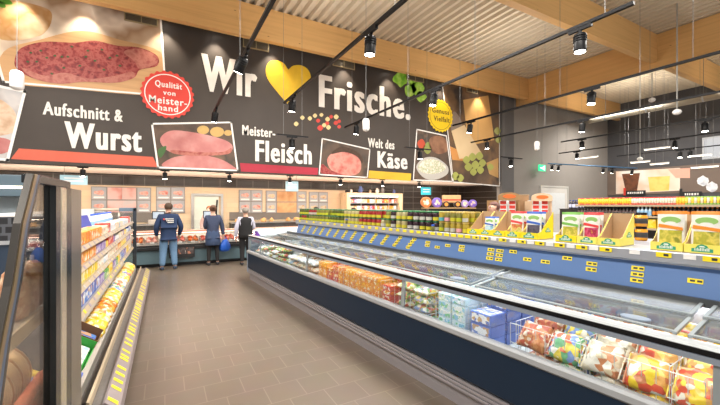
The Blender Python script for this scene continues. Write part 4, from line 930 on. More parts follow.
# ---------------------------------------------------------------- jars on the top shelf
ZS = 1.394
def wrap(r, z0, z1, a0=128, a1=262):
    mb = MB(); n = 9; A = [math.radians(a0+(a1-a0)*i/n) for i in range(n+1)]
    for i in range(n):
        for p, q, s in ((r, r, 1),): mb.face([(r*math.cos(A[i]), r*math.sin(A[i]), z0), (r*math.cos(A[i+1]), r*math.sin(A[i+1]), z0), (r*math.cos(A[i+1]), r*math.sin(A[i+1]), z1), (r*math.cos(A[i]), r*math.sin(A[i]), z1)])
    bmesh.ops.remove_doubles(mb.bm, verts=mb.bm.verts, dist=1e-5)
    return mb
def jar(cont, lid, lab, h=.115, r=.034):
    c = M('jar_'+cont, {'red': (.30, .02, .02), 'green': (.075, .09, .015), 'dark': (.03, .012, .02), 'yellow': (.40, .30, .04), 'olive': (.20, .19, .045), 'pale': (.42, .36, .18)}[cont], .12, 0, .35, 45)
    l = M('lid_'+lid, {'green': (.015, .16, .05), 'gold': (.55, .40, .10), 'white': (.8, .8, .78)}[lid], .3, .2)
    b = M('jarlabel_'+lab, {'yellow': (.58, .52, .03), 'white': (.52, .52, .46), 'teal': (.08, .40, .45), 'pink': (.75, .35, .40), 'orange': (.8, .35, .06), 'lime': (.50, .52, .02)}[lab], .45, 0, .25, 60)
    return Proto('jar', 'jar', [('glass_body', MB().lathe([(r*.9, 0), (r, .006), (r, h*.72), (r*.92, h*.80), (r*.80, h*.88)], 16).mesh('glass_body', c)),
        ('lid', MB().lathe([(r*.93, h*.88), (r*.95, h*.885), (r*.95, h*.985), (r*.9, h)], 16).mesh('lid', l)), ('label', wrap(r*1.018, h*.08, h*.42).mesh('label', b))])
JAR = {}
def J(*a):
    if a not in JAR: JAR[a] = jar(*a, r=.044 if a[1] == 'green' else .036)
    return JAR[a]
JD = {'red': 'red fruit', 'green': 'green pickle', 'dark': 'dark berry', 'yellow': 'yellow', 'olive': 'olive green', 'pale': 'pale cabbage'}
rr = random.Random(4)
def jspec(px, layer):
    if px < 310: return ('green', 'green', 'lime') if not 302 < px < 306 or layer else ('red', 'green', 'yellow')
    if px < 318: return ('red', 'green', 'white') if layer else ('olive', 'green', 'lime')
    if px < 328: return ('olive', 'green', 'lime')
    if px < 345: return ('green', 'green', 'lime')
    if px < 358: return ('pale', 'green', 'yellow')
    if px < 379: return ('red', 'green', 'yellow')
    if px < 385: return ('pale', 'green', 'white')
    if px < 392: return ('olive', 'green', 'yellow')
    if px < 398: return ('dark', 'green', 'white')
    if px < 407: return ('pale', 'green', 'yellow')
    if px < 439: return ('dark', 'green', rr.choice(['white', 'yellow', 'white']))
    return (rr.choice(['yellow', 'olive', 'yellow']), 'gold', rr.choice(['pink', 'yellow', 'teal', 'white', 'yellow', 'lime']))
y = 6.8; k = 0
yend = fyat(468, 3.03)
while y > yend:
    px = PXAT(3.03, y)
    for row, x in ((0, 3.04), (1, 3.135), (2, 3.23)):
        top = 2 if not (292 < px < 299 or 329 < px < 337 and row == 0 or 379 < px < 385) else 1
        for ly in range(top):
            if row and ly == 0: continue
            s = jspec(px, ly); 
            if row and ly:    # rear jars stand on a rear jar too
                J(*jspec(px, 0)).put(FZ(x, y, ZS), FA, '%s jar, bottom layer, %s row, %s from the shelf far end' % (JD[s[0]], ['front', 'middle', 'rear'][row], nth(k)), 'preserve jars on the freezer shelf')
            J(*s).put(FZ(x, y, ZS+.1155*ly), FA, '%s jar with %s lid, %s layer, %s row, %s from far end' % (JD[s[0]], s[1], ['bottom', 'top'][ly], ['front', 'middle', 'rear'][row], nth(k)), 'preserve jars on the freezer shelf')
    y -= .113 if px < 436 else .086; k += 1
# blue capped tins standing between the jars
for k, px in enumerate((346.5, 433)):
    t = thing('blue_cap_jar', 'single jar with a bright blue cap among the jars, '+('near the far end' if k == 0 else 'beside the gold lids'), 'jar', FZ(2.985, fyat(px, 2.985), ZS), FA)
    MB().lathe([(.018, 0), (.02, .05), (.016, .06)], 12).build('glass_body', M('jar_olive', (.38, .36, .12), .2), t); MB().lathe([(.019, .06), (.02, .075), (.017, .078)], 12).build('cap', M('cap_blue', (.03, .12, .65), .35), t)
# ---------------------------------------------------------------- yellow shelf cartons with pouches
m_ty = M('carton_yellow', (.88, .70, .01), .5, 0, .03, 6); m_tpy = M('carton_pale_yellow', (.86, .77, .14), .5, 0, .03, 6); m_kraft = M('kraft_inside', (.52, .36, .21), .75, 0, .08, 12); m_lg = M('logo_green', (.03, .33, .17), .5); m_wht = M('logo_white', (.85, .88, .82), .5)
def logo(mb_y, x, yc, zc, w, name, parent, axis):
    """green arched badge with a pale plate of lettering strokes"""
    pts = [(-.5, -.16), (-.5, .05), (-.32, .07), (-.2, .26), (0, .33), (.2, .26), (.32, .07), (.5, .05), (.5, -.16)]
    s = w
    def P(u, v, t): return (x-t, yc-u*s, zc+v*s) if axis == 'X' else (x+u*s, yc-t, zc+v*s)
    g = MB(); 
    for t0, t1, sc, mi in ((.0, .0012, 1, 0),):
        A = [g.bm.verts.new(P(u, v, t1)) for u, v in pts]; Bv = [g.bm.verts.new(P(u, v, t0)) for u, v in pts]; g.bm.faces.new(A); g.bm.faces.new(Bv[::-1])
        for i in range(len(pts)): g.bm.faces.new((A[i], Bv[i], Bv[(i+1) % len(pts)], A[(i+1) % len(pts)]))
    L = g.mesh(name, m_lg)
    st = MB(); r = random.Random(2); u = -.36
    while u < .34:
        ww = r.choice([.035, .05, .05]); hh = r.choice([.14, .14, .19]); q = [P(u, -.09, .0016), P(u+ww, -.09, .0016), P(u+ww, -.09+hh, .0016), P(u, -.09+hh, .0016)]; st.face(q); u += ww+.03
    st.face([P(-.16, .14, .0016), P(.16, .14, .0016), P(.08, .22, .0016), P(-.08, .22, .0016)])
    return L, st.mesh('logo_lettering', m_wht)
def tray_proto(w, pale):
    m = m_tpy if pale else m_ty; D = .26; hf, hb = .058, .24; t = .004
    prof = [(0, 0), (0, hf), (.055, hf+.01), (D, hb), (D, 0)]
    parts = []
    parts.append(['tray_base', MB().box(0, D, -w/2, w/2, 0, t).mesh('tray_base', m_kraft)])
    fm = MB().box(0, t, -w/2, w/2, t, hf).mesh('front_panel', m); lg = logo(None, -.0002, 0, hf*.47, min(w*.62, .1), 'logo', None, 'X')
    parts.append(['front_panel', fm, [('logo', lg[0]), ('logo_lettering', lg[1])]])
    parts.append(['back_panel', MB().box(D-t, D, -w/2, w/2, t, hb).mesh('back_panel', m_kraft)])
    for s in (-1, 1):
        pin = [(t+.0005, t), (t+.0005, hf), (.055, hf+.01), (D-t-.0005, hb), (D-t-.0005, t)]
        mb = MB(); mb.prism(pin, s*w/2-s*t*.5, s*w/2, 'Y'); o_ = mb.mesh('side_panel', m)
        mb = MB(); mb.prism(pin, s*w/2-s*t*.5-s*t*.45, s*w/2-s*t*.5-s*.0002, 'Y'); i_ = mb.mesh('side_lining', m_kraft)
        sub = [('side_lining', i_)]
        if s < 0:
            lo = logo(None, .165, -w/2-.0002, .075, .085, 'logo', None, 'Y'); sub += [('logo', lo[0]), ('logo_lettering', lo[1])]
        parts.append(['side_panel', o_, sub])
    return Proto('shelf_carton', 'carton', [tuple(p) for p in parts])
def pouch_proto(cont, band, w=.12, h=.19):
    mb = MB(); N = 12
    def P(i, j, s):
        u = i/N-.5; v = j/N
        thick = .032*(1-v)**.7*(1-(2*abs(u))**3)+.001
        return (s*thick*.9, u*w*(1-.03*math.sin(v*PI)), v*h)
    for s in (-1, 1):
        g = [[mb.bm.verts.new(P(i, j, s)) for i in range(N+1)] for j in range(N+1)]
        for j in range(N):
            for i in range(N):
                f = mb.bm.faces.new((g[j][i], g[j][i+1], g[j+1][i+1], g[j+1][i])); f.smooth = True
                win = s < 0 and 0.05 < (j+.5)/N < .52 and abs((i+.5)/N-.5) < .44
                f.material_index = 1 if win else (2 if j >= N-1 else 0)
    bmesh.ops.remove_doubles(mb.bm, verts=mb.bm.verts, dist=.0005)
    C = {'pickle': [(.55, .50, .05), (.4, .4, .05), (.72, .62, .12), (.25, .28, .04)], 'beet': [(.5, .03, .1), (.65, .1, .2), (.35, .02, .06), (.75, .4, .1)], 'plum': [(.05, .05, .08), (.12, .11, .16), (.03, .03, .05)], 'mixed': [(.5, .48, .08), (.62, .12, .06), (.7, .62, .2), (.3, .35, .05)], 'blue': [(.05, .3, .62), (.5, .7, .85), (.1, .4, .7)]}[cont]
    body = mb.mesh('pouch_body', [M('pouch_white', (.80, .81, .77), .3, 0, .04, 12), PACK('pouch_'+cont, C, 22, .25, soft=True), M('pouch_band_'+band, {'green': (.2, .5, .1), 'red': (.75, .06, .06), 'orange': (.82, .28, .03), 'blue': (.05, .15, .6)}[band], .4)])
    s = MB(); zc = h*.72; s.prism([(w*.36*math.cos(t*PI/8), zc+h*.04+h*.095*math.sin(t*PI/8)) for t in range(16)], -.0125, -.0075, 'X'); lg = s.mesh('logo', M('logo_leaf', (.30, .55, .16), .5))
    s = MB(); s.prism([(-w*.44, h*.50), (w*.44, h*.57), (w*.42, h*.66), (-w*.43, h*.58)], -.0178, -.0105, 'X'); bn = s.mesh('banner', bpy.data.materials['pouch_band_'+band])
    return Proto('pouch', 'pouch', [('pouch_body', body, [('logo', lg), ('banner', bn)])])
TP = {}
POS = [(467, 479, 0, None), (479, 491, 0, ('blue', 'blue')), (491, 504.5, 0, None), (504.5, 520, 0, ('mixed', 'red')), (520, 538, 0, ('plum', 'blue')), (555, 576.5, 0, ('pickle', 'green')), (576.5, 597, 1, ('beet', 'red')), (597, 620, 1, None), (650, 683, 1, ('pickle', 'orange')), (683.5, 722, 1, ('pickle', 'orange')), (724, 770, 1, ('pickle', 'orange'))]
PP = {}
PN = {'blue': 'small blue print', 'mixed': 'mixed pickle', 'plum': 'dark plum', 'pickle': 'gherkin', 'beet': 'red beet'}
XT = 2.995
for k, (pa, pb_, pale, po) in enumerate(POS):
    ya, yb = fyat(pb_, XT), fyat(pa, XT); w = yb-ya-.004
    key = (round(w, 3), pale)
    tray_proto(w, pale).put(FZ(XT, (ya+yb)/2, ZS), FA, '%s shelf carton with sloped sides, %s from the jars%s' % ('pale yellow' if pale else 'yellow', nth(k), ', empty' if not po else ''), 'yellow cartons on the freezer shelf')
    if po:
        if po not in PP: PP[po] = pouch_proto(*po)
        n_ = 2 if w > .15 else 1
        wide = po[0] == 'mixed'
        for r_ in range(2):
            for j in range(1):
                pz = PP[po].put(FZ(XT+.065+.085*r_, (ya+yb)/2+.012*r_-.006, ZS+.0070), FA, '%s white stand up pouch, %s in the %s carton from the jars' % (PN[po[0]], ['front', 'rear'][r_], nth(k)), 'pouches in the yellow cartons')
                pz.scale = (.9, (w-.022)/.12, .95 if po[0] == 'blue' else 1.26 if k < 8 else 1.36)
                pz.rotation_euler = (0, .06, FA)
# orange jars behind the gap between cartons
oj = Proto('orange_jar', 'jar', [('glass_body', MB().lathe([(.040, 0), (.045, .006), (.045, .09), (.036, .1)], 16).mesh('glass_body', M('jar_amber', (.75, .32, .02), .2, 0, .1, 20))), ('lid', MB().lathe([(.039, .1), (.04, .102), (.04, .118), (.037, .12)], 16).mesh('lid', BLACK)), ('label', MB().lathe([(.0452, .025), (.0458, .026), (.0458, .07), (.0452, .071)], 16).mesh('label', M('label_black', (.04, .04, .04), .5, 0, .5, 60)))])
for j, y in enumerate((1.20, 1.30, 1.40, 1.5, 1.6)):
    for l in range(2): oj.put(FZ(3.72, y, ZS+.121*l), FA, 'orange jar with black label, %s layer, %s from the near end behind cartons' % (['lower', 'upper'][l], nth(j)), 'orange jars behind the cartons')
# ================================================================ left: refrigerated shelving
SX = -.60; LY0, LY1 = 3.30, 9.20
ls = thing('refrigerated_shelving', 'open refrigerated shelving run on the left with price rails', 'shelving', (-.9, 6.2, 0)); o = (-.9, 6.2, 0)
m_slv = M('shelf_silver', (.50, .48, .44), .35, .35); m_prail = M('price_rail_beige', (.48, .39, .27), .4, .1); m_lab = M('rail_label', (.35, .30, .38), .5, 0, .3, 40)
MB(o).box(-1.36, -1.30, LY0, LY1, 0, 1.62).build('back_panel', m_lin, ls)
MB(o).box(-1.30, -.42, LY0, LY1, 0, .22).build('base', M('shelving_base', (.12, .11, .11), .5), ls)
LV = [.785, 1.0, 1.17, 1.34]
for z in LV:
    s = MB(o).box(-1.30, SX-.02, LY0, LY1, z-.014, z).build('shelf', m_slv, ls)
    r = MB(o).prism([(SX-.02, z+.008), (SX+.004, z-.028), (SX-.002, z-.030), (SX-.028, z+.004)], LY0, LY1, 'Y').build('price_rail', m_prail, s)
mb = MB(o)
n_l = 0
rr = random.Random(8)
for z in LV:
    y = LY0+.5
    while y < LY1-.1:
        if n_l < 96:
            MB(o).prism([(SX-.0173, z+.0058), (SX+.0020, z-.0232), (SX+.0032, z-.0224), (SX-.0161, z+.0066)], y, y+.055, 'Y').build('price_card', YEL if rr.random() < .3 and z < .9 else (m_lab if rr.random() < .6 else M('card_grey', (.5, .48, .46), .5)), ls); n_l += 1
        y += .24
# bottom bin with grey wire lip and bumper
MB(o).prism([(-.49, .22), (-.475, .335), (-.458, .33), (-.456, .22)], LY0-.26, LY1, 'Y').build('bin_lip', m_prail, ls)
MB(o).box(-.455, -.386, LY0-.26, LY1, .20, .275).build('bumper_channel', M('channel_grey', (.20, .19, .185), .4, .3, .25, 30), ls)
MB(o).prism([(-.385, .30), (-.37, .305), (-.285, .23), (-.285, .10), (-.385, .10)], LY0-.26, LY1, 'Y').build('bumper', M('bumper_mauve', (.30, .255, .26), .4, .1), ls)
MB(o).box(-1.3, -.34, LY0-.26, LY1, .0, .10).build('plinth', m_blk, ls)
rr = random.Random(12); y = LY0-.2
YL2 = 0
while y < LY1-.1 and YL2 < 90:
    a_ = y; MB(o).prism([(-.362, .2995), (-.30, .2445), (-.299, .2458), (-.361, .3008)], y, y+.045, 'Y').build('bin_label', YEL, ls); YL2 += 1; y += rr.choice([.075, .13, .13, .2])
MB(o).box(-.62, -.55, LY1, LY1+.07, .12, 1.64, .01).build('end_post', M('post_dark', (.035, .045, .06), .35, .3), ls)
MB(o).box(-.87, -.55, LY1, LY1+.07, 1.56, 1.64, .01).build('end_bar', M('bar_blue_grey', (.13, .19, .25), .35, .3), ls)
MB(o).tube([(-1.36, LY1+.03, 1.60), (-.87, LY1+.03, 1.60)], .028, 10).build('pipe_rail', M('pipe_beige', (.50, .42, .33), .4, .3), ls)
MB(o).box(-1.36, -.6, LY1+.02, LY1+.03, .2, 1.56).build('end_glass', GLASS('end_glass', (.93, .95, .95), .08), ls)
q = MB(o).box(-1.36, -.62, LY0-.035, LY0-.005, .1, 1.43).build('near_end_panel', M('end_navy', (.03, .055, .10), .4, 0, .05, 3), ls)
MB(o).box(-1.36, -.64, LY0-.045, LY0-.005, 1.43, 1.455).build('end_rail', GREYM, q); MB(o).box(-1.36, -.64, LY0-.03, LY0-.01, 1.455, 1.62).build('end_grille', MATS['unit_mesh'], q)
# goods on it
SP = {}
def S(kind, c, w, d, h):
    k = (kind, c, w, d, h)
    if k not in SP: SP[k] = box_pack('chilled_packet', w, d, h, c, 'packet', scale=24) if kind == 'box' else bag_pack('chilled_packet', w, d, h, c, hash(c) % 50 if False else len(c)*3+1, 'packet', 22)
    return SP[k]
LVN = ['lowest', 'second', 'third', 'top']
LC = {3: [('box', 'orange', .13, .14, .11), ('box', 'white', .11, .14, .09), ('box', 'cream', .12, .14, .10), ('box', 'red', .12, .14, .12), ('box', 'teal', .09, .14, .08), ('box', 'brown', .12, .14, .11)],
      2: [('box', 'orange', .12, .14, .10), ('box', 'cream', .14, .14, .08), ('box', 'blue', .12, .14, .11), ('box', 'yellow', .10, .14, .07), ('box', 'purple', .11, .14, .09), ('box', 'red', .12, .14, .12), ('box', 'white', .10, .14, .06)],
      1: [('box', 'orange', .13, .14, .08), ('box', 'yellow', .13, .14, .10), ('box', 'green', .12, .14, .09), ('box', 'cream', .13, .14, .09), ('box', 'purple', .11, .14, .10), ('box', 'white', .12, .14, .06), ('box', 'red', .10, .14, .10)],
      0: [('box', 'yellow', .12, .14, .12), ('box', 'cream', .13, .14, .13), ('box', 'blue', .12, .14, .13), ('box', 'purple', .13, .14, .10), ('box', 'green', .12, .14, .09)]}
CN = {'orange': 'orange', 'white': 'white', 'cream': 'cream', 'red': 'red', 'blue': 'blue', 'yellow': 'yellow', 'green': 'green', 'purple': 'purple', 'teal': 'teal', 'brown': 'brown', 'mixed': 'multicoloured', 'veg': 'green and yellow'}
for li, z in enumerate(LV):
    y = LY0+.15; k = 0; cur = rr.choice(LC[li]); left = 3
    while y < LY1-.12:
        if left == 0: cur = rr.choice(LC[li]); left = rr.choice([2, 3, 4, 3])
        w = cur[2]
        if li == 3 and y < 5.0: cur = ('box', 'orange', .13, .14, .11)
        if li == 2 and y < 4.6: cur = ('box', 'orange', .12, .14, .10)
        if li == 1 and y < 4.7: cur = ('box', 'yellow', .13, .14, .10)
        S(*cur).put((SX-.115, y+w/2, z+.0015), rr.uniform(-.04, .04), '%s packet on the %s shelf at left, %s from the near end' % (CN[cur[1]], LVN[li], nth(k)), 'packets on the left shelving')
        if cur[4] < .105 and li < 3 and rr.random() < .0: pass
        y += w+.008; k += 1; left -= 1
# blue header card and white bottles on the top shelf
hc = thing('aisle_sign', 'deep blue slant ended sign panel standing at back of top left shelf', 'sign', (-.98, 6.0, 1.342))
MB().prism([(-.6, .02), (.72, .02), (.30, .215), (-.6, .215)], -.008, .008, 'X').build('panel', M('sign_blue', (.008, .03, .42), .4), hc); MB().box(-.05, .05, -.5, -.4, 0, .0195).box(-.05, .05, .3, .4, 0, .0195).build('foot', WHITE, hc)
bt = Proto('milk_bottle', 'bottle', [('bottle_body', MB().lathe([(.04, 0), (.042, .01), (.042, .13), (.02, .17), (.018, .19)], 14).mesh('bottle_body', M('bottle_white', (.82, .83, .84), .35))), ('cap', MB().lathe([(.021, .19), (.021, .215), (.018, .217)], 12).mesh('cap', M('cap_blue', (.03, .12, .65), .35))), ('label', MB().lathe([(.0422, .04), (.0428, .041), (.0428, .10), (.0422, .101)], 14).mesh('label', M('label_lightblue', (.25, .45, .75), .5)))])
for k in range(15): bt.put((-1.0, 6.85+.15*k, 1.3415), 0, 'white bottle with blue cap behind the top shelf packets, %s from near' % nth(k), 'bottles at the back of the top shelf')
# bottom bin: bigger lying packs in two rows
BC = [('bag', 'yellow', .2, .28, .1), ('bag', 'orange', .2, .28, .1), ('bag', 'yellow', .2, .28, .1), ('bag', 'mixed', .2, .28, .1), ('bag', 'cream', .2, .28, .1)]
y = LY0+1.1; k = 0
MB(o).prism([(-1.3, .22), (-1.3, .60), (-1.02, .60), (-.56, .30), (-.56, .22)], LY0-.26, LY1, 'Y').build('bin_deck', m_slv, ls)
tl = math.atan2(.30, .46)
def onbin(pr, x, y, label, group, extra=.004):
    z = .60-(x+1.02)*.30/.46 if x > -1.02 else .60
    q = pr.put((x+.0, y, z+extra), 0, label, group); q.rotation_euler = (0, tl, 0); return q
while y < LY1-.24:
    c = BC[(k//3) % 5] if y < 6.4 else rr.choice(BC)
    for row, x in ((0, -.67), (1, -.90)):
        cc = S(c[0], c[1], .2, .22, .10)
        onbin(cc, x, y+.1, '%s packet lying in the bottom bin, %s row, %s from the near end' % (CN[c[1]], ['front', 'rear'][row], nth(k)), 'packets in the bottom bin')
    y += .218; k += 1
# butter cartons in a green tray and blue packs at the near end of the bin
gt = thing('green_tray', 'bright green display tray in near end of bottom bin', 'tray', (-.77, 3.82, .437)); gt.rotation_euler = (0, tl, 0)
mg2 = M('tray_green', (.03, .35, .04), .45)
MB().box(-.2, .2, -.2, .2, 0, .008).build('tray_floor', mg2, gt); MB().box(.192, .2, -.2, .2, .008, .06).box(-.2, -.192, -.2, .2, .008, .13).box(-.192, .192, .192, .2, .008, .12).build('tray_wall', mg2, gt)
bx_ = box_pack('butter_pack', .085, .16, .05, 'white', 'packet', 20); bx2 = box_pack('butter_pack', .085, .16, .05, 'blue', 'packet', 16)
for i in range(4):
    for j in range(2):
        q = bx_.put((-.77+(-.095+.185*j)*math.cos(tl)+.010*math.sin(tl), 3.67+.095*i, .437-(-.095+.185*j)*math.sin(tl)+.010*math.cos(tl)), 0, 'silver white butter pack in the green tray, %s row, %s from near' % (['rear', 'front'][j], nth(i)), 'butter packs in the green tray'); q.rotation_euler = (0, tl, 0)
ct2 = thing('brown_carton', 'open brown carton behind the green tray in the bin', 'carton', (-.77, 4.22, .437)); ct2.rotation_euler = (0, tl, 0)
MB().box(-.2, .2, -.17, .17, 0, .006).box(.194, .2, -.17, .17, .006, .07).box(-.2, -.194, -.17, .17, .006, .12).box(-.194, .194, .164, .17, .006, .12).box(-.194, .194, -.17, -.164, .006, .12).build('carton_shell', M('carton_brown', (.22, .11, .05), .7), ct2)
for i in range(3):
    for j in range(2):
        q = bx2.put((-.77+(-.095+.185*j)*math.cos(tl)+.008*math.sin(tl), 4.12+.095*i, .437-(-.095+.185*j)*math.sin(tl)+.008*math.cos(tl)), 0, 'blue pack in the brown carton, %s row, %s from near' % (['rear', 'front'][j], nth(i)), 'blue packs in the brown carton'); q.rotation_euler = (0, tl, 0)
by = S('box', 'blue', .13, .16, .07); by2 = S('box', 'yellow', .13, .16, .07)
for i in range(3):
    for j, x in enumerate((-.66, -.85)): onbin((by, by2)[i % 2], x, 3.12+.14*i, '%s packet at the near end of the bin, %s row, %s from near' % (['blue', 'yellow'][i % 2], ['front', 'rear'][j], nth(i)), 'near packets in the bottom bin')
# ================================================================ left: glass ended cheese cabinet
gc = thing('glass_cabinet', 'tall refrigerated cabinet with slanted glass end in left foreground', 'cabinet', (-.9, 2.2, 0)); o = (-.9, 2.2, 0)
PXX = -.5
m_chr = M('frame_bronze', (.20, .145, .075), .3, .35, .3, 3); m_fd = M('frame_dark', (.022, .026, .03), .25, .3); m_sil = M('panel_silver', (.22, .20, .175), .3, .6)
def sl_pts(w0, w1):   # slanted, slightly bowed near post, from top to bottom (y, z)
    base = [(2.135, 1.835), (2.06, 1.73), (1.985, 1.628), (1.885, 1.40), (1.765, 1.20), (1.685, 1.0), (1.60, .72), (1.56, .5)]
    return [(y-w0, z) for y, z in base]+[(y-w1, z) for y, z in base[::-1]]
MB(o).prism(sl_pts(.0, .035), PXX-.02, PXX+.002, 'X').build('front_post', m_fd, gc)
MB(o).prism(sl_pts(.035, .075), PXX-.02, PXX+.004, 'X').build('front_post_strip', M('strip_blue_chrome', (.05, .09, .17), .3, .3), gc)
MB(o).prism(sl_pts(.075, .11), PXX-.02, PXX+.007, 'X').build('front_post_strip', m_chr, gc)
MB(o).prism(sl_pts(.11, .125), PXX-.02, PXX+.004, 'X').build('front_post_strip', M('strip_outer', (.05, .045, .04), .3, .3), gc)
MB(o).box(PXX-.06, PXX+.0, 2.10, 2.72, 1.80, 1.84, .004).build('top_rail', m_fd, gc)
MB(o).box(PXX-.05, PXX+.003, 2.38, 2.47, .3, 1.80).build('glass_stile', m_fd, gc); MB(o).box(PXX-.06, PXX+.006, 2.475, 2.60, .3, 1.80, .01).build('chrome_stile', M('stile_chrome', (.62, .57, .46), .25, .7), gc); MB(o).box(PXX-.06, PXX+.004, 2.605, 2.72, .3, 1.80).build('door_stile', m_fd, gc)
MB(o).box(PXX-.11, PXX+.002, 2.73, 3.02, 0, 1.80).build('end_panel', m_sil, gc)
pts = [(2.13, 1.80), (2.06, 1.73), (1.985, 1.628), (1.885, 1.40), (1.765, 1.20), (1.685, 1.0), (1.60, .72), (1.56, .5), (2.38, .5), (2.38, 1.80)]
MB(o).prism(pts, PXX-.03, PXX-.022, 'X').build('end_glass', GLASS('cabinet_glass', (.88, .87, .84), .13, .01), gc)
MB(o).box(-1.3, PXX-.04, 1.45, 2.72, 0, .5).build('base', m_fd, gc); MB(o).box(-1.28, PXX-.07, 1.5, 2.72, .5, .58).build('display_deck', m_slv, gc)
MB(o).prism([(1.95, 1.10), (2.72, 1.10), (2.72, 1.115), (1.95, 1.115)], -1.1, -.60, 'X').build('upper_shelf', m_slv, gc)
MB(o).box(-.60, -.585, 1.95, 2.72, 1.06, 1.13).build('shelf_rail', m_prail, gc)
MB(o).box(-1.05, -.75, 1.98, 2.70, 1.082, 1.098).build('cabinet_lamp', M('cabinet_led', (1, .95, .85), .4, 0, 0, emit=9, ecol=(1, .85, .68)), gc)  # glowing strip added to brighten the cabinet interior
chz = PACK('cheese_rind', [(.62, .46, .28), (.74, .6, .42), (.55, .36, .2)], 8, .5, soft=True); chr_ = M('cheese_band', (.42, .2, .08), .5)
wp = Proto('cheese_wheel', 'cheese', [('rind', MB().lathe([(.15, 0), (.178, .012), (.185, .03), (.185, .07), (.178, .088), (.15, .1)], 28).mesh('rind', chz)), ('paper_band', MB().lathe([(.1855, .04), (.1865, .041), (.1865, .06), (.1855, .061)], 28).mesh('paper_band', chr_))])
for k in range(6):
    q = wp.put((-.835, 1.90+.13*k, .768), 0, 'pale cheese wheel standing on edge in the cabinet, %s from the near end' % nth(k), 'cheese wheels in the cabinet'); q.rotation_euler = (-PI/2, 0, 0)
sm = PACK('sausage_red', [(.5, .09, .05), (.66, .2, .12), (.4, .05, .04)], 20, .4, soft=True)
sa = Proto('sausage_pack', 'sausage', [('casing', MB().tube([(0, -.22, .03), (0, -.2, .03), (0, .2, .03), (0, .22, .03)], [.012, .03, .03, .012], 12).mesh('casing', sm)), ('clip', MB().tube([(0, .22, .03), (0, .24, .03)], .006, 6).mesh('clip', STEEL))])
for k in range(3): sa.put((-.66, 2.5, .58+.06*k) if False else (-.605, 2.42, .5815+.062*k), 0, 'red sausage lying along the glass, %s from the bottom' % nth(k), 'sausages in the cabinet')
for k in range(3):
    s = thing('salami', 'net wrapped salami on the cabinet upper shelf, %s from near' % nth(k), 'salami', (-.66, 2.40+.125*k, 1.1165), 0, 'salamis in the cabinet')
    MB().lathe([(.02, 0), (.05, .015), (.058, .05), (.06, .18), (.05, .24), (.02, .27)], 16).build('casing', PACK('salami_skin', [(.62, .42, .26), (.45, .2, .1), (.72, .56, .4)], 18, .5, soft=True), s); MB().tube([(0, 0, .27), (0, 0, .30)], .01, 6).build('string_end', m_line, s)
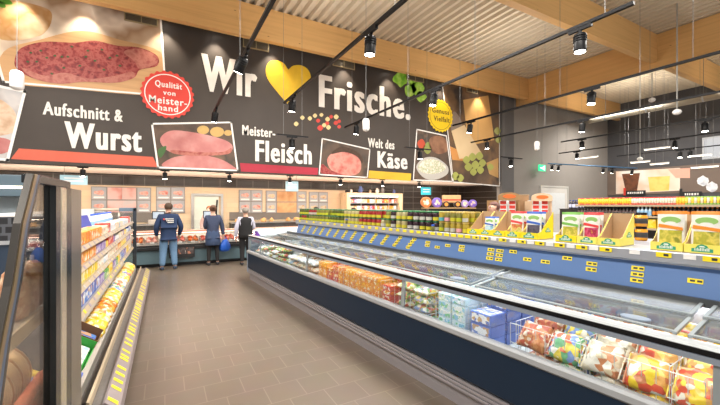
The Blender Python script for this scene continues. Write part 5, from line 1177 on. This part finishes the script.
# ================================================================ people
def skin_mesh(name, verts, edges, rad, mat, sub=2, root=0):
    me = bpy.data.meshes.new(name); me.from_pydata(verts, edges, []); ob = bpy.data.objects.new(name, me); COL.objects.link(ob)
    md = ob.modifiers.new('skin', 'SKIN'); md.use_smooth_shade = True
    sv = me.skin_vertices[0].data
    for i, r in enumerate(rad):
        sv[i].radius = r if isinstance(r, tuple) else (r, r); sv[i].use_root = (i == root)
    s = ob.modifiers.new('sub', 'SUBSURF'); s.levels = sub; s.render_levels = sub
    bpy.context.view_layer.update()
    out = bpy.data.meshes.new_from_object(ob.evaluated_get(bpy.context.evaluated_depsgraph_get()))
    out.name = name; bpy.data.objects.remove(ob); bpy.data.meshes.remove(me)
    out.materials.clear(); out.materials.append(mat)
    for p in out.polygons: p.use_smooth = True
    return out
SKIN = M('skin', (.62, .36, .26), .5, 0, .06, 12)
def person(label, loc, rz, H=1.75, top=(.02, .03, .08), sleeve=None, legs=(.1, .2, .4), hair=(.06, .035, .02), arms=None, coat=None, shoes=(.03, .03, .035), vest=None, stance=.0, build=1.0, hairlen=0, legr=1.0, graphic=False, turn=0):
    """faces +Y before turning; arms: two (elbow, wrist) pairs for left (-x) and right (+x)"""
    t = thing('person', label, 'person', loc, rz); k = H/1.75
    V, E, Rd = [], [], []
    def v(p, r, par=None):
        V.append(tuple(c*k for c in p)); Rd.append(tuple(c*k for c in r) if isinstance(r, tuple) else r*k)
        if par is not None: E.append((par, len(V)-1))
        return len(V)-1
    b = build
    pel = v((0, 0, .95), (.15*b, .115*b)); sp = v((0, -.01, 1.12), (.145*b, .11*b), pel); chs = v((0, -.01, 1.31), (.165*b, .115*b), sp)
    nb = v((0, -.015, 1.44), (.085, .075), chs); nk = v((0, 0, 1.51), .055, nb); hd = v((0, .02, 1.575), (.068, .078), nk); hm = v((0, .015, 1.655), (.083, .098), hd); ht = v((0, .01, 1.715), (.066, .08), hm)
    v((0, .125, 1.635), .014, hm)
    for s in (-1, 1): v((s*.092, .005, 1.64), .018, hm)
    arms = arms or [((-.255, -.03, 1.14), (-.25, .08, .92)), ((.255, -.03, 1.14), (.25, .08, .92))]
    A = []
    for s, (el, wr) in zip((-1, 1), arms):
        sh = v((s*.175*b, -.01, 1.40), .065, chs); e = v(el, .045, sh); w = v(wr, .030, e)
        d = (Vector(wr)-Vector(el)).normalized(); pm = Vector(wr)+d*.075; p_ = v(tuple(pm), (.036, .02), w)
        A.append((sh, e, w))
        side = Vector((0, 1, 0)) if abs(d.y) < .8 else Vector((s, 0, 0))
        side = (side-d*side.dot(d)).normalized(); nrm = d.cross(side)
        for i, L in enumerate((.062, .075, .07, .055)):
            q = pm+side*(.027-.018*i)+d*.022; a1 = v(tuple(q+d*L*.5), .0088, p_); v(tuple(q+d*L-nrm*s*.018), .0078, a1)
        th = v(tuple(Vector(wr)+d*.035+side*.035), .011, w); v(tuple(Vector(wr)+d*.085+side*.052), .009, th)
    Lg = []
    for s in (-1, 1):
        hp = v((s*.09*b, 0, .88), .098*b, pel); kn = v((s*(.095+stance*.5), .02, .49), .062, hp); an = v((s*(.10+stance), -.025, .09), .042, kn); to = v((s*(.115+stance), .12, .038), .034, an)
        Lg.append((hp, kn, an, to))
    hem = v((0, -.005, .80), (.165*b, .135*b)); waist = v((0, -.005, 1.05), (.14*b, .11*b)); Eb = [x for x in E]
    bd = put('body', skin_mesh('body', V[:-2], E, Rd[:-2], SKIN), t)
    def sub(ids, grow, mat, name, parent, ends=None):
        mp = {i: j for j, i in enumerate(ids)}; es = [(mp[a], mp[b_]) for a, b_ in E if a in mp and b_ in mp]
        vv = [V[i] for i in ids]; rr_ = [tuple(c*1.05+grow*k for c in (Rd[i] if isinstance(Rd[i], tuple) else (Rd[i],)*2)) for i in ids]
        return put(name, skin_mesh(name, vv, es, rr_, mat), parent)
    mt = M('cloth_%d_%d_%d' % tuple(int(c*255) for c in top), top, .85, 0, .15, 30)
    sl = M('cloth_%d_%d_%d' % tuple(int(c*255) for c in (sleeve or top)), sleeve or top, .85, 0, .12, 30)
    lm = M('cloth_%d_%d_%d' % tuple(int(c*255) for c in legs), legs, .85, 0, .15, 30)
    arm_ids = [i for a in A for i in a]
    E.append((pel, hem))
    tp = sub([pel, sp, chs, nb]+([] if vest else [hem])+arm_ids, .022, sl, 'shirt' if vest else 'jacket', t)
    if vest:
        mb = MB(); mb.lathe([(1, z*k) for z in (.82, .95, 1.1, 1.25, 1.36, 1.43, 1.475)], 28)
        R_ = {.82: (.21, .165), .95: (.205, .16), 1.1: (.205, .16), 1.25: (.215, .165), 1.36: (.225, .165), 1.43: (.20, .14), 1.475: (.10, .10)}
        for w in mb.bm.verts:
            rx, ry = min(R_.items(), key=lambda q: abs(q[0]*k-w.co.z))[1]; a_ = math.atan2(w.co.y, w.co.x); w.co.x = rx*k*math.cos(a_); w.co.y = ry*k*math.sin(a_)-.008
        mb.build('waistcoat', M('cloth_vest', vest, .85, 0, .15, 30), t)
    # trousers: pelvis plus legs; shorten at the ankle
    E.append((pel, waist)); sub([pel, waist]+[i for l in Lg for i in l[:3]], .018*legr, lm, 'trousers', t)
    if coat:   # coat skirt from the waist to the thigh
        prof = [(.165, 1.06), (.185, .95), (.205, .80), (.215, .60), (.205, .595), (.17, .9)]
        mb = MB(); mb.lathe([(r*k, z*k) for r, z in prof], 24)
        for w in mb.bm.verts: w.co.y *= .78; r_ = math.atan2(w.co.y, w.co.x); w.co.x *= 1+.03*math.sin(7*r_); w.co.y *= 1+.03*math.sin(7*r_)
        mb.build('coat_skirt', M('cloth_coat', coat, .85, 0, .12, 20), t)
    sm_ = M('shoe_%d' % int(shoes[0]*255), shoes, .5)
    for s, l in zip((-1, 1), Lg):
        a = Vector(V[l[2]]); c = Vector(V[l[3]])
        mb = MB(); mb.tube([(a.x, a.y-.06*k, .045), (a.x, a.y-.035*k, .05), (a.x, a.y+.03*k, .052), (c.x, c.y, .042), (c.x, c.y+.055*k, .034)], [.03, .045, .047, .043, .022], 12)
        for w in mb.bm.verts: w.co.z = max(.0, w.co.z)
        mb.build('shoe', sm_, t)
    # hair cap
    mb = MB(); bmesh.ops.create_uvsphere(mb.bm, u_segments=20, v_segments=14, radius=1)
    bmesh.ops.delete(mb.bm, geom=[w for w in mb.bm.verts if (w.co.y > .25 and w.co.z < .35) or w.co.z < -.75-hairlen], context='VERTS')
    for w in mb.bm.verts: w.co = Vector((w.co.x*.102*k*(1+.03*math.sin(9*w.co.z)), (w.co.y*.118-.002)*k, (1.668+w.co.z*.104)*k))
    for f in mb.bm.faces: f.smooth = True
    hs = mb.build('hair', M('hair_%d_%d' % (int(hair[0]*255), int(hair[2]*255)), hair, .7, 0, .3, 60), t)
    if hairlen:
        MB().lathe([(.02*k, -.03*k), (.045*k, -.01*k), (.05*k, .02*k), (.02*k, .05*k)], 14, (0, -.12*k, 1.69*k)).build('hair_bun', hs.data.materials[0], hs)
    for s in (-1, 1):
        mb = MB(); bmesh.ops.create_uvsphere(mb.bm, u_segments=10, v_segments=8, radius=.012*k)
        for w in mb.bm.verts: w.co += Vector((s*.034*k, .105*k, 1.665*k))
        mb.build('eye', M('eye_dark', (.05, .04, .04), .2), bd)
    MB().box(-.024*k, .024*k, .098*k, .106*k, 1.588*k, 1.598*k, .003).build('mouth', M('lips', (.45, .14, .12), .5), bd)
    if graphic:   # small white lines of print on the back of the sweater
        mb = MB(); r = random.Random(1)
        for row in range(3):
            x = -.10+.03*row
            while x < .10: w_ = r.choice([.014, .02, .03]); mb.box(x*k, (x+w_)*k, -.182*k, -.14*k, (1.335-.045*row)*k, (1.358-.045*row)*k); x += w_+.01
        mb.build('back_print', m_line, tp)
        MB().box(-.14*k, -.112*k, -.178*k, -.14*k, 1.325*k, 1.36*k).build('back_mark', m_red, tp)
    return t
def gnd(px, py): p = atZ(px, py, 0); return (p.x, p.y, 0)
p1 = gnd(168.5, 269.5); 
person('man in navy sweater with white back print and blue jeans at meat counter', p1, .12, 1.74, (.012, .03, .085), None, (.12, .22, .36), (.07, .04, .025), [((-.29, -.05, 1.13), (-.27, .05, .90)), ((.30, -.06, 1.13), (.27, .10, .90))], stance=.05, build=1.12, legr=1.5, shoes=(.04, .06, .1), graphic=True)
p2 = gnd(213, 265)
w2 = person('woman in dark blue coat and black leggings holding a blue bag', p2, .05, 1.68, (.045, .06, .115), None, (.012, .011, .012), (.12, .055, .03), [((-.21, .04, 1.13), (-.12, .2, 1.1)), ((.26, .0, 1.13), (.29, .02, .88))], coat=(.045, .075, .155), build=.98, hairlen=.1, legr=.3, stance=.02)
p3 = gnd(245.5, 265)
person('grey haired man in black waistcoat with pale lilac sleeves by freezer corner', (p3[0], p3[1], 0), -.1, 1.62, (.012, .012, .014), (.55, .55, .68), (.012, .012, .015), (.26, .23, .2), [((-.27, -.03, 1.12), (-.27, .05, .86)), ((.25, .04, 1.12), (.14, .22, 1.05))], vest=(.012, .012, .014), build=1.05)
# the blue bag in the woman's right hand (separate thing)
hb = Matrix.Rotation(.05, 4, 'Z') @ Vector((.295*.96, .03*.96, .785*.96)); bgp = (p2[0]+hb.x, p2[1]+hb.y)
bag = thing('carrier_bag', 'bright blue plastic carrier bag hanging from the woman\'s hand', 'bag', (bgp[0]+.045, bgp[1]+.01, .36), .3)
mb = MB(); mb.lathe([(.05, 0), (.13, .015), (.165, .09), (.15, .20), (.09, .30), (.05, .35)], 18)
for w in mb.bm.verts: a_ = math.atan2(w.co.y, w.co.x); w.co.y *= .6; w.co.x *= 1+.07*math.sin(5*a_+9*w.co.z); w.co.y *= 1+.12*math.sin(4*a_+12*w.co.z)
mb.build('bag_body', M('bag_blue', (.012, .10, .52), .35, 0, .25, 9), bag)
MB().tube([(-.05, 0, .33), (-.03, 0, .39), (0, 0, .42), (.03, 0, .39), (.05, 0, .33)], .007, 6).build('bag_handle', bpy.data.materials['bag_blue'], bag)
# staff behind the counter, seen as heads; two shoppers behind the jars; the shopper in pink
p = atY(209.5, 213, 12.9); person('counter assistant with reddish hair in a rose shirt behind the meat counter', (p.x, 12.9, 0), PI, 1.66, (.62, .40, .36), None, (.05, .05, .06), (.42, .17, .07))
p = atY(316, 214, 10.2); person('dark haired shopper in orange top seen above far jars', (p.x, 10.2, 0), .2, 1.63, (.6, .18, .06), None, (.05, .05, .06), (.02, .012, .01))
p = atY(353.5, 214, 10.6); person('dark brown haired shopper in front of the wooden chiller', (p.x, 10.6, 0), -.2, 1.60, (.3, .16, .1), None, (.05, .05, .06), (.045, .02, .015))
p = ray(494, 206)*7.2; person('shopper in dusty pink top behind the cartons near the cardboard displays', (p.x, p.y, 0), 1.2, 1.75, (.5, .3, .3), None, (.08, .08, .1), (.14, .06, .05))
# ================================================================ displays behind the island
def tower(px, d, w, dep, ztop, label, pal, arch=True, hdr=(.55, .34, .16)):
    p = ray(px, 205)*d; t = thing('cardboard_display', label, 'display', (p.x, p.y, 0), -.3, 'cardboard display towers'); mk = M('card_%d' % px, hdr, .7, 0, .08, 10)
    MB().box(-w/2, w/2, -dep/2, dep/2, 0, .12).build('pallet_base', M('pallet_wood', (.45, .32, .18), .8), t)
    MB().box(-w/2, -w/2+.02, -dep/2, dep/2, .12, ztop-.2).box(w/2-.02, w/2, -dep/2, dep/2, .12, ztop-.2).box(-w/2+.02, w/2-.02, dep/2-.02, dep/2, .12, ztop-.2).build('card_walls', mk, t)
    for z in (.12, .5, .98, 1.46): MB().box(-w/2+.02, w/2-.02, -dep/2, dep/2-.02, z, z+.015).build('card_shelf', mk, t)
    h = MB(); n = 14; pts = [(-w/2, ztop-.2), (w/2, ztop-.2)]+[(w/2*math.cos(PI*i/n), ztop-.10+.10*math.sin(PI*i/n)) for i in range(n+1)]
    h.prism(pts, -dep/2-.02, -dep/2, 'Y'); H = h.build('header_card', mk, t)
    MB().prism([(.3*w*math.cos(PI*i/8), ztop-.1+.05*math.sin(PI*i/8)) for i in range(16)], -dep/2-.024, -dep/2-.021, 'Y').build('header_print', M('header_orange', (.8, .16, .03), .5), H)
    return t, p
rr = random.Random(31)
wb = box_pack('biscuit_carton', .2, .2, .11, 'red', 'carton', 12, cap=M('label_white', (.84, .83, .8), .5)); wbw = box_pack('biscuit_carton', .2, .2, .11, 'white', 'carton', 10, cap=m_red)
for ti, (px, d, w, zt, lab, hdr) in enumerate(((503, 9.2, .62, 2.02, 'brown arched cardboard display left, behind the shopper in pink', (.36, .21, .09)), (535, 9.2, .60, 2.0, 'pale arched cardboard display of red and white boxes', (.66, .48, .32)))):
    t, p = tower(px, d, w, .5, zt, lab, None, True, hdr)
    for zi, z in enumerate((.517, .997, 1.477)):
        for lv in range(3):
            for j in range(2):
                q = Matrix.Rotation(-.3, 4, 'Z') @ Vector((-.13+.26*j, -.1, 0)); wbw.put((p.x+q.x, p.y+q.y, z+.002+.113*lv), -.3-PI/2, 'white carton with red label on %s display, %s shelf, %s layer, %s' % (['left', 'right'][ti], ['low', 'middle', 'high'][zi], ['bottom', 'middle', 'top'][lv], ['left', 'right'][j]), 'cartons on the cardboard displays')
p = ray(519.5, 205)*9.3
t = thing('kraft_column', 'plain brown cardboard column between two arched displays', 'display', (p.x, p.y, 0), -.3); MB().box(-.16, .16, -.16, .16, 0, 1.95, .01).build('column', M('kraft_column', (.34, .20, .10), .75), t); MB().box(-.17, .17, -.17, .17, 1.95, 1.97).build('lid', m_kraft, t)
# toy and round packs on a stand
p = ray(448, 205)*8.6; ux = Vector((cY, -sY, 0)); SZt = 1.64
st = thing('display_stand', 'dark display stand carrying round packs behind the jars', 'stand', (p.x, p.y, 0), -YAW)
MB().box(-.62, .62, -.2, .2, SZt-.03, SZt).build('top_board', WOOD('stand_wood', (.35, .22, .1), (.22, .12, .05), 'X'), st); MB().box(-.5, .5, -.15, .15, .05, SZt-.03).build('stand_body', m_blk, st); MB().box(-.55, .55, -.2, .2, 0, .05).build('foot', m_blk, st)
rp = {}
for c, col in (('orange', (.72, .2, .06)), ('purple', (.2, .12, .5)), ('lilac', (.35, .25, .6))):
    rp[c] = Proto('round_pack', 'pack', [('tin', MB().tube([(0, -.05, .125), (0, -.045, .125), (0, .045, .125), (0, .05, .125)], [.11, .125, .125, .11], 24).mesh('tin', M('tin_'+c, col, .4, 0, .3, 12))), ('front_print', MB().tube([(0, -.054, .125), (0, -.051, .125)], .075, 20).mesh('front_print', PACK('tinprint_'+c, [(.8, .6, .4), col, (.75, .7, .65)], 14)))])
for k, (dx, c, s, lab) in enumerate(((-.54, 'orange', 1.02, 'leftmost on the dark stand'), (-.275, 'purple', .95, 'left of the toy cart on the stand'), (.405, 'lilac', .72, 'right of the toy cart on the stand'), (.60, 'purple', .76, 'rightmost on the dark stand'))):
    q = rp[c].put((p.x+ux.x*dx, p.y+ux.y*dx-.0, SZt), -YAW, 'round %s pack %s' % (c, lab), 'round packs on the stand'); q.scale = (s, s, s)
t = thing('toy_cart', 'orange and beige toy cart with two dark wheels on stand', 'toy', (p.x+ux.x*.08, p.y+ux.y*.08, SZt), -YAW)
MB().box(-.22, .22, -.06, .06, .12, .30, .01).build('cart_box', M('cart_beige', (.72, .42, .2), .5, 0, .25, 10), t); MB().box(-.22, .22, -.065, -.061, .17, .2).build('red_stripe', m_red, t)
for sx in (-.14, .14):
    w = MB().tube([(sx, -.08, .075), (sx, .07, .075)], .075, 20).build('wheel', m_blk, t); MB().tube([(sx, -.085, .075), (sx, -.081, .075)], .045, 16).build('hub', M('hub_orange', (.8, .3, .05), .5), w)
# ================================================================ sauce shelf run on the right
GX = 9.0
g = thing('gondola_shelf', 'long dark shelving run holding sauce bottles behind the freezer', 'shelving', (GX+.3, 3.2, 0)); o = (GX+.3, 3.2, 0); ga, gb = .6, 5.1
MB(o).box(GX+.38, GX+.42, ga, gb, 0, 1.80).build('back_panel', M('gondola_dark', (.06, .055, .055), .5), g); MB(o).box(GX-.05, GX+.8, ga, gb, 0, .12).build('base', m_blk, g)
GZ = [.5, .85, 1.2, 1.46, 1.70]
for z in GZ: MB(o).box(GX, GX+.38, ga, gb, z-.025, z).build('shelf', m_slv, g); MB(o).box(GX-.012, GX-.001, ga, gb, z-.035, z+.008).build('price_rail', m_prail, g)
def bottle(name, r, h, body, cap, lab=None, labc=None):
    ps = [('bottle_body', MB().lathe([(r*.9, 0), (r, h*.03), (r, h*.62), (r*.45, h*.8), (r*.4, h*.88)], 12).mesh('bottle_body', body)), ('cap', MB().lathe([(r*.45, h*.88), (r*.46, h*.98), (r*.4, h)], 10).mesh('cap', cap))]
    ps.append(('label', MB().lathe([(r*1.01, h*.15), (r*1.02, h*.16), (r*1.02, h*.52), (r*1.01, h*.53)], 12).mesh('label', labc or m_line))); return Proto(name, 'bottle', ps)
mr = M('sauce_red', (.65, .04, .03), .35); my = M('sauce_yellow', (.85, .6, .05), .35); mgr = M('sauce_green', (.25, .45, .08), .35); mor = M('sauce_orange', (.8, .25, .03), .35); mpl = M('sauce_pale', (.75, .7, .55), .35)
def tubep(body, ring):
    r, h = .021, .165
    return Proto('spice_shaker', 'shaker', [('canister', MB().lathe([(r, 0), (r, h*.86)], 12).mesh('canister', body)), ('lid', MB().lathe([(r*.98, h*.86), (r*1.02, h*.87), (r*1.0, h)], 12).mesh('lid', ring)), ('band', MB().lathe([(r*1.01, .0), (r*1.03, .002), (r*1.03, h*.2), (r*1.01, h*.21)], 12).mesh('band', ring))])
tps = [tubep(my, mr), tubep(mpl, mr), tubep(my, mor), tubep(mpl, mgr), tubep(my, mgr)]
bbk = bottle('sauce_bottle', .032, .2, M('sauce_dark', (.02, .012, .012), .2), m_blk, labc=M('lab_dark', (.15, .1, .1), .4)); bbb = bottle('sauce_bottle', .032, .2, M('sauce_lightblue', (.5, .68, .8), .3), WHITE, labc=M('lab_sky', (.3, .55, .8), .4)); bbo = bottle('sauce_bottle', .032, .2, M('sauce_dark', (.02, .012, .012), .2), mor, labc=mor)
y = gb-.06; k = 0
while y > ga+.1:
    pxx = 360+FPX*((GX+.06)*cY-y*sY)/((GX+.06)*sY+y*cY)
    c = tps[0] if pxx < 632 and k % 3 else tps[2] if pxx < 632 else tps[1] if pxx < 676 else tps[2] if pxx < 684 else tps[3 + k % 2]
    c.put((GX+.06, y, GZ[4]+.0015), 0, 'spice shaker with %s lid on top sauce shelf, %s from far end' % ({0: 'red', 1: 'red', 2: 'orange', 3: 'green', 4: 'green'}[tps.index(c)], nth(k)), 'spice shakers on the top shelf')
    y -= .046; k += 1
y = gb-.06; k = 0
while y > ga+.1:
    pxx = 360+FPX*((GX+.06)*cY-y*sY)/((GX+.06)*sY+y*cY)
    c, nm = (bbk, 'dark') if pxx < 636 else (bbb, 'light blue') if pxx < 654 else (bbo, 'dark orange labelled')
    c.put((GX+.06, y, GZ[3]+.0015), 0, '%s sauce bottle on second sauce shelf, %s from the far end' % (nm, nth(k)), 'sauce bottles on the second shelf'); y -= .07; k += 1
ybt = box_pack('yellow_box', .16, .16, .2, 'yellow', 'box', 10, front='-X'); rbt = box_pack('red_box', .16, .16, .2, 'red', 'box', 10, front='-X')
y = gb-.12; k = 0
while y > ga+.15:
    (rbt if k < 6 else ybt).put((GX+.12, y, GZ[2]+.0015), 0, '%s box on the third sauce shelf, %s from the far end' % ('red' if k < 6 else 'yellow', nth(k)), 'boxes on the third sauce shelf'); y -= .18; k += 1
# dark rack of bottles farther back, beside the staff door
p = ray(584, 205)*12.5
g2 = thing('bottle_rack', 'low black rack of dark bottles right of the staff door', 'rack', (p.x, p.y, 0), -.25); MB().box(-.75, .75, -.3, .3, 0, 1.55).build('rack_body', m_blk, g2); MB().box(-.77, .77, -.32, .32, 1.55, 1.57).build('rack_top', M('rack_top', (.05, .05, .05), .4), g2)
wbtl = bottle('juice_bottle', .045, .3, M('juice_dark', (.03, .025, .04), .25), M('cap_navy', (.05, .08, .3), .4), labc=M('lab_bluewhite', (.55, .58, .75), .5))
for r_ in range(2):
    for k in range(12):
        q = Matrix.Rotation(-.25, 4, 'Z') @ Vector((-.66+.12*k, -.2+.14*r_, 0)); 
        if k < 7 or r_ == 0: wbtl.put((p.x+q.x, p.y+q.y, 1.57), 0, 'dark bottle with pale label on black rack, %s row, %s from left' % (['front', 'rear'][r_], nth(k)), 'bottles on the black rack')
# ================================================================ large drinks picture on the right wall
xw = WX-.03
def rw(px, py): return atX(px, py, xw)
def rshape(name, pts, mat, parent, k=1, o=(0, 0, 0)):
    P = [(q.y, q.z) for q in (rw(x, y) for x, y in pts)]; mb = MB(o); mb.prism(P, xw-.004*k, xw-.004*(k-1)-.0005, 'X'); return mb.build(name, mat, parent)
c0 = rw(690, 193); dp = thing('wall_picture', 'long printed drinks picture band on the right wall', 'picture', (xw, c0.y, c0.z)); o = (xw, c0.y, c0.z)
P = [rw(605, 171.5), rw(723, 164), rw(723, 193), rw(605, 196)]
rshape('picture_board', [(605, 171.5), (724, 162.5), (724, 192), (605, 195.5)], M('picture_umber', (.17, .125, .10), .6, 0, .2, 1), dp, 1, o)
rshape('pale_print', [(616, 171.5), (680, 168), (680, 190.5), (616, 194)], PACK('print_peach', [(.80, .66, .52), (.88, .8, .7), (.85, .6, .45), (.9, .86, .8)], .5, .6, soft=True), dp, 2, o)
rshape('cola_print', [(622, 174), (640, 173), (637, 191.5), (626, 192)], PACK('print_cola', [(.05, .02, .012), (.2, .07, .03), (.08, .03, .02)], 2, .5, soft=True), dp, 3, o)
rshape('juice_print', [(648, 177), (670, 176), (669, 190.5), (650, 191)], PACK('print_juice', [(.85, .55, .08), (.9, .68, .2), (.82, .45, .05)], 1.2, .5, soft=True), dp, 3, o)
rshape('peach_print', [(668, 169.3), (690, 168.1), (690, 178), (676, 178)], M('print_rose', (.82, .42, .32), .6), dp, 3, o)
for i, (x, y) in enumerate(((703, 181), (712, 187))):
    rshape('ice_print', [(x+6*math.cos(a*PI/6), y+5*math.sin(a*PI/6)*(1+.15*math.sin(3*a))) for a in range(12)], PACK('print_ice', [(.6, .62, .68), (.8, .82, .85), (.35, .37, .45)], 2.5, .5, soft=True), dp, 3, o)
# dark strips with red tags under the picture
for px0, px1, py, tagc, lab in ((624, 646, 193.2, m_red, 'under the dark drink print'), (680, 702, 194.5, m_blk, 'under the ice cube print')):
    a, b = rw(px0, py), rw(px1, py-.4); s = thing('wall_sign', 'narrow black sign with pale lettering strokes '+lab, 'sign', (xw-.04, (a.y+b.y)/2, a.z)); o = (xw-.04, (a.y+b.y)/2, a.z)
    y0, y1 = sorted((a.y, b.y)); MB(o).box(xw-.06, xw-.02, y0, y1, a.z-.14, a.z+.14).build('sign_board', m_blk, s); MB(o).box(xw-.066, xw-.061, y1-.12, y1, a.z-.14, a.z+.32).build('end_tag', tagc, s)
    mb = MB(o); y = y0+.12
    r = random.Random(6)
    while y < y1-.25: w_ = r.choice([.05, .08]); mb.box(xw-.064, xw-.061, y, y+w_, a.z-.05, a.z+.06); y += w_+.04
    mb.build('lettering', m_line, s)
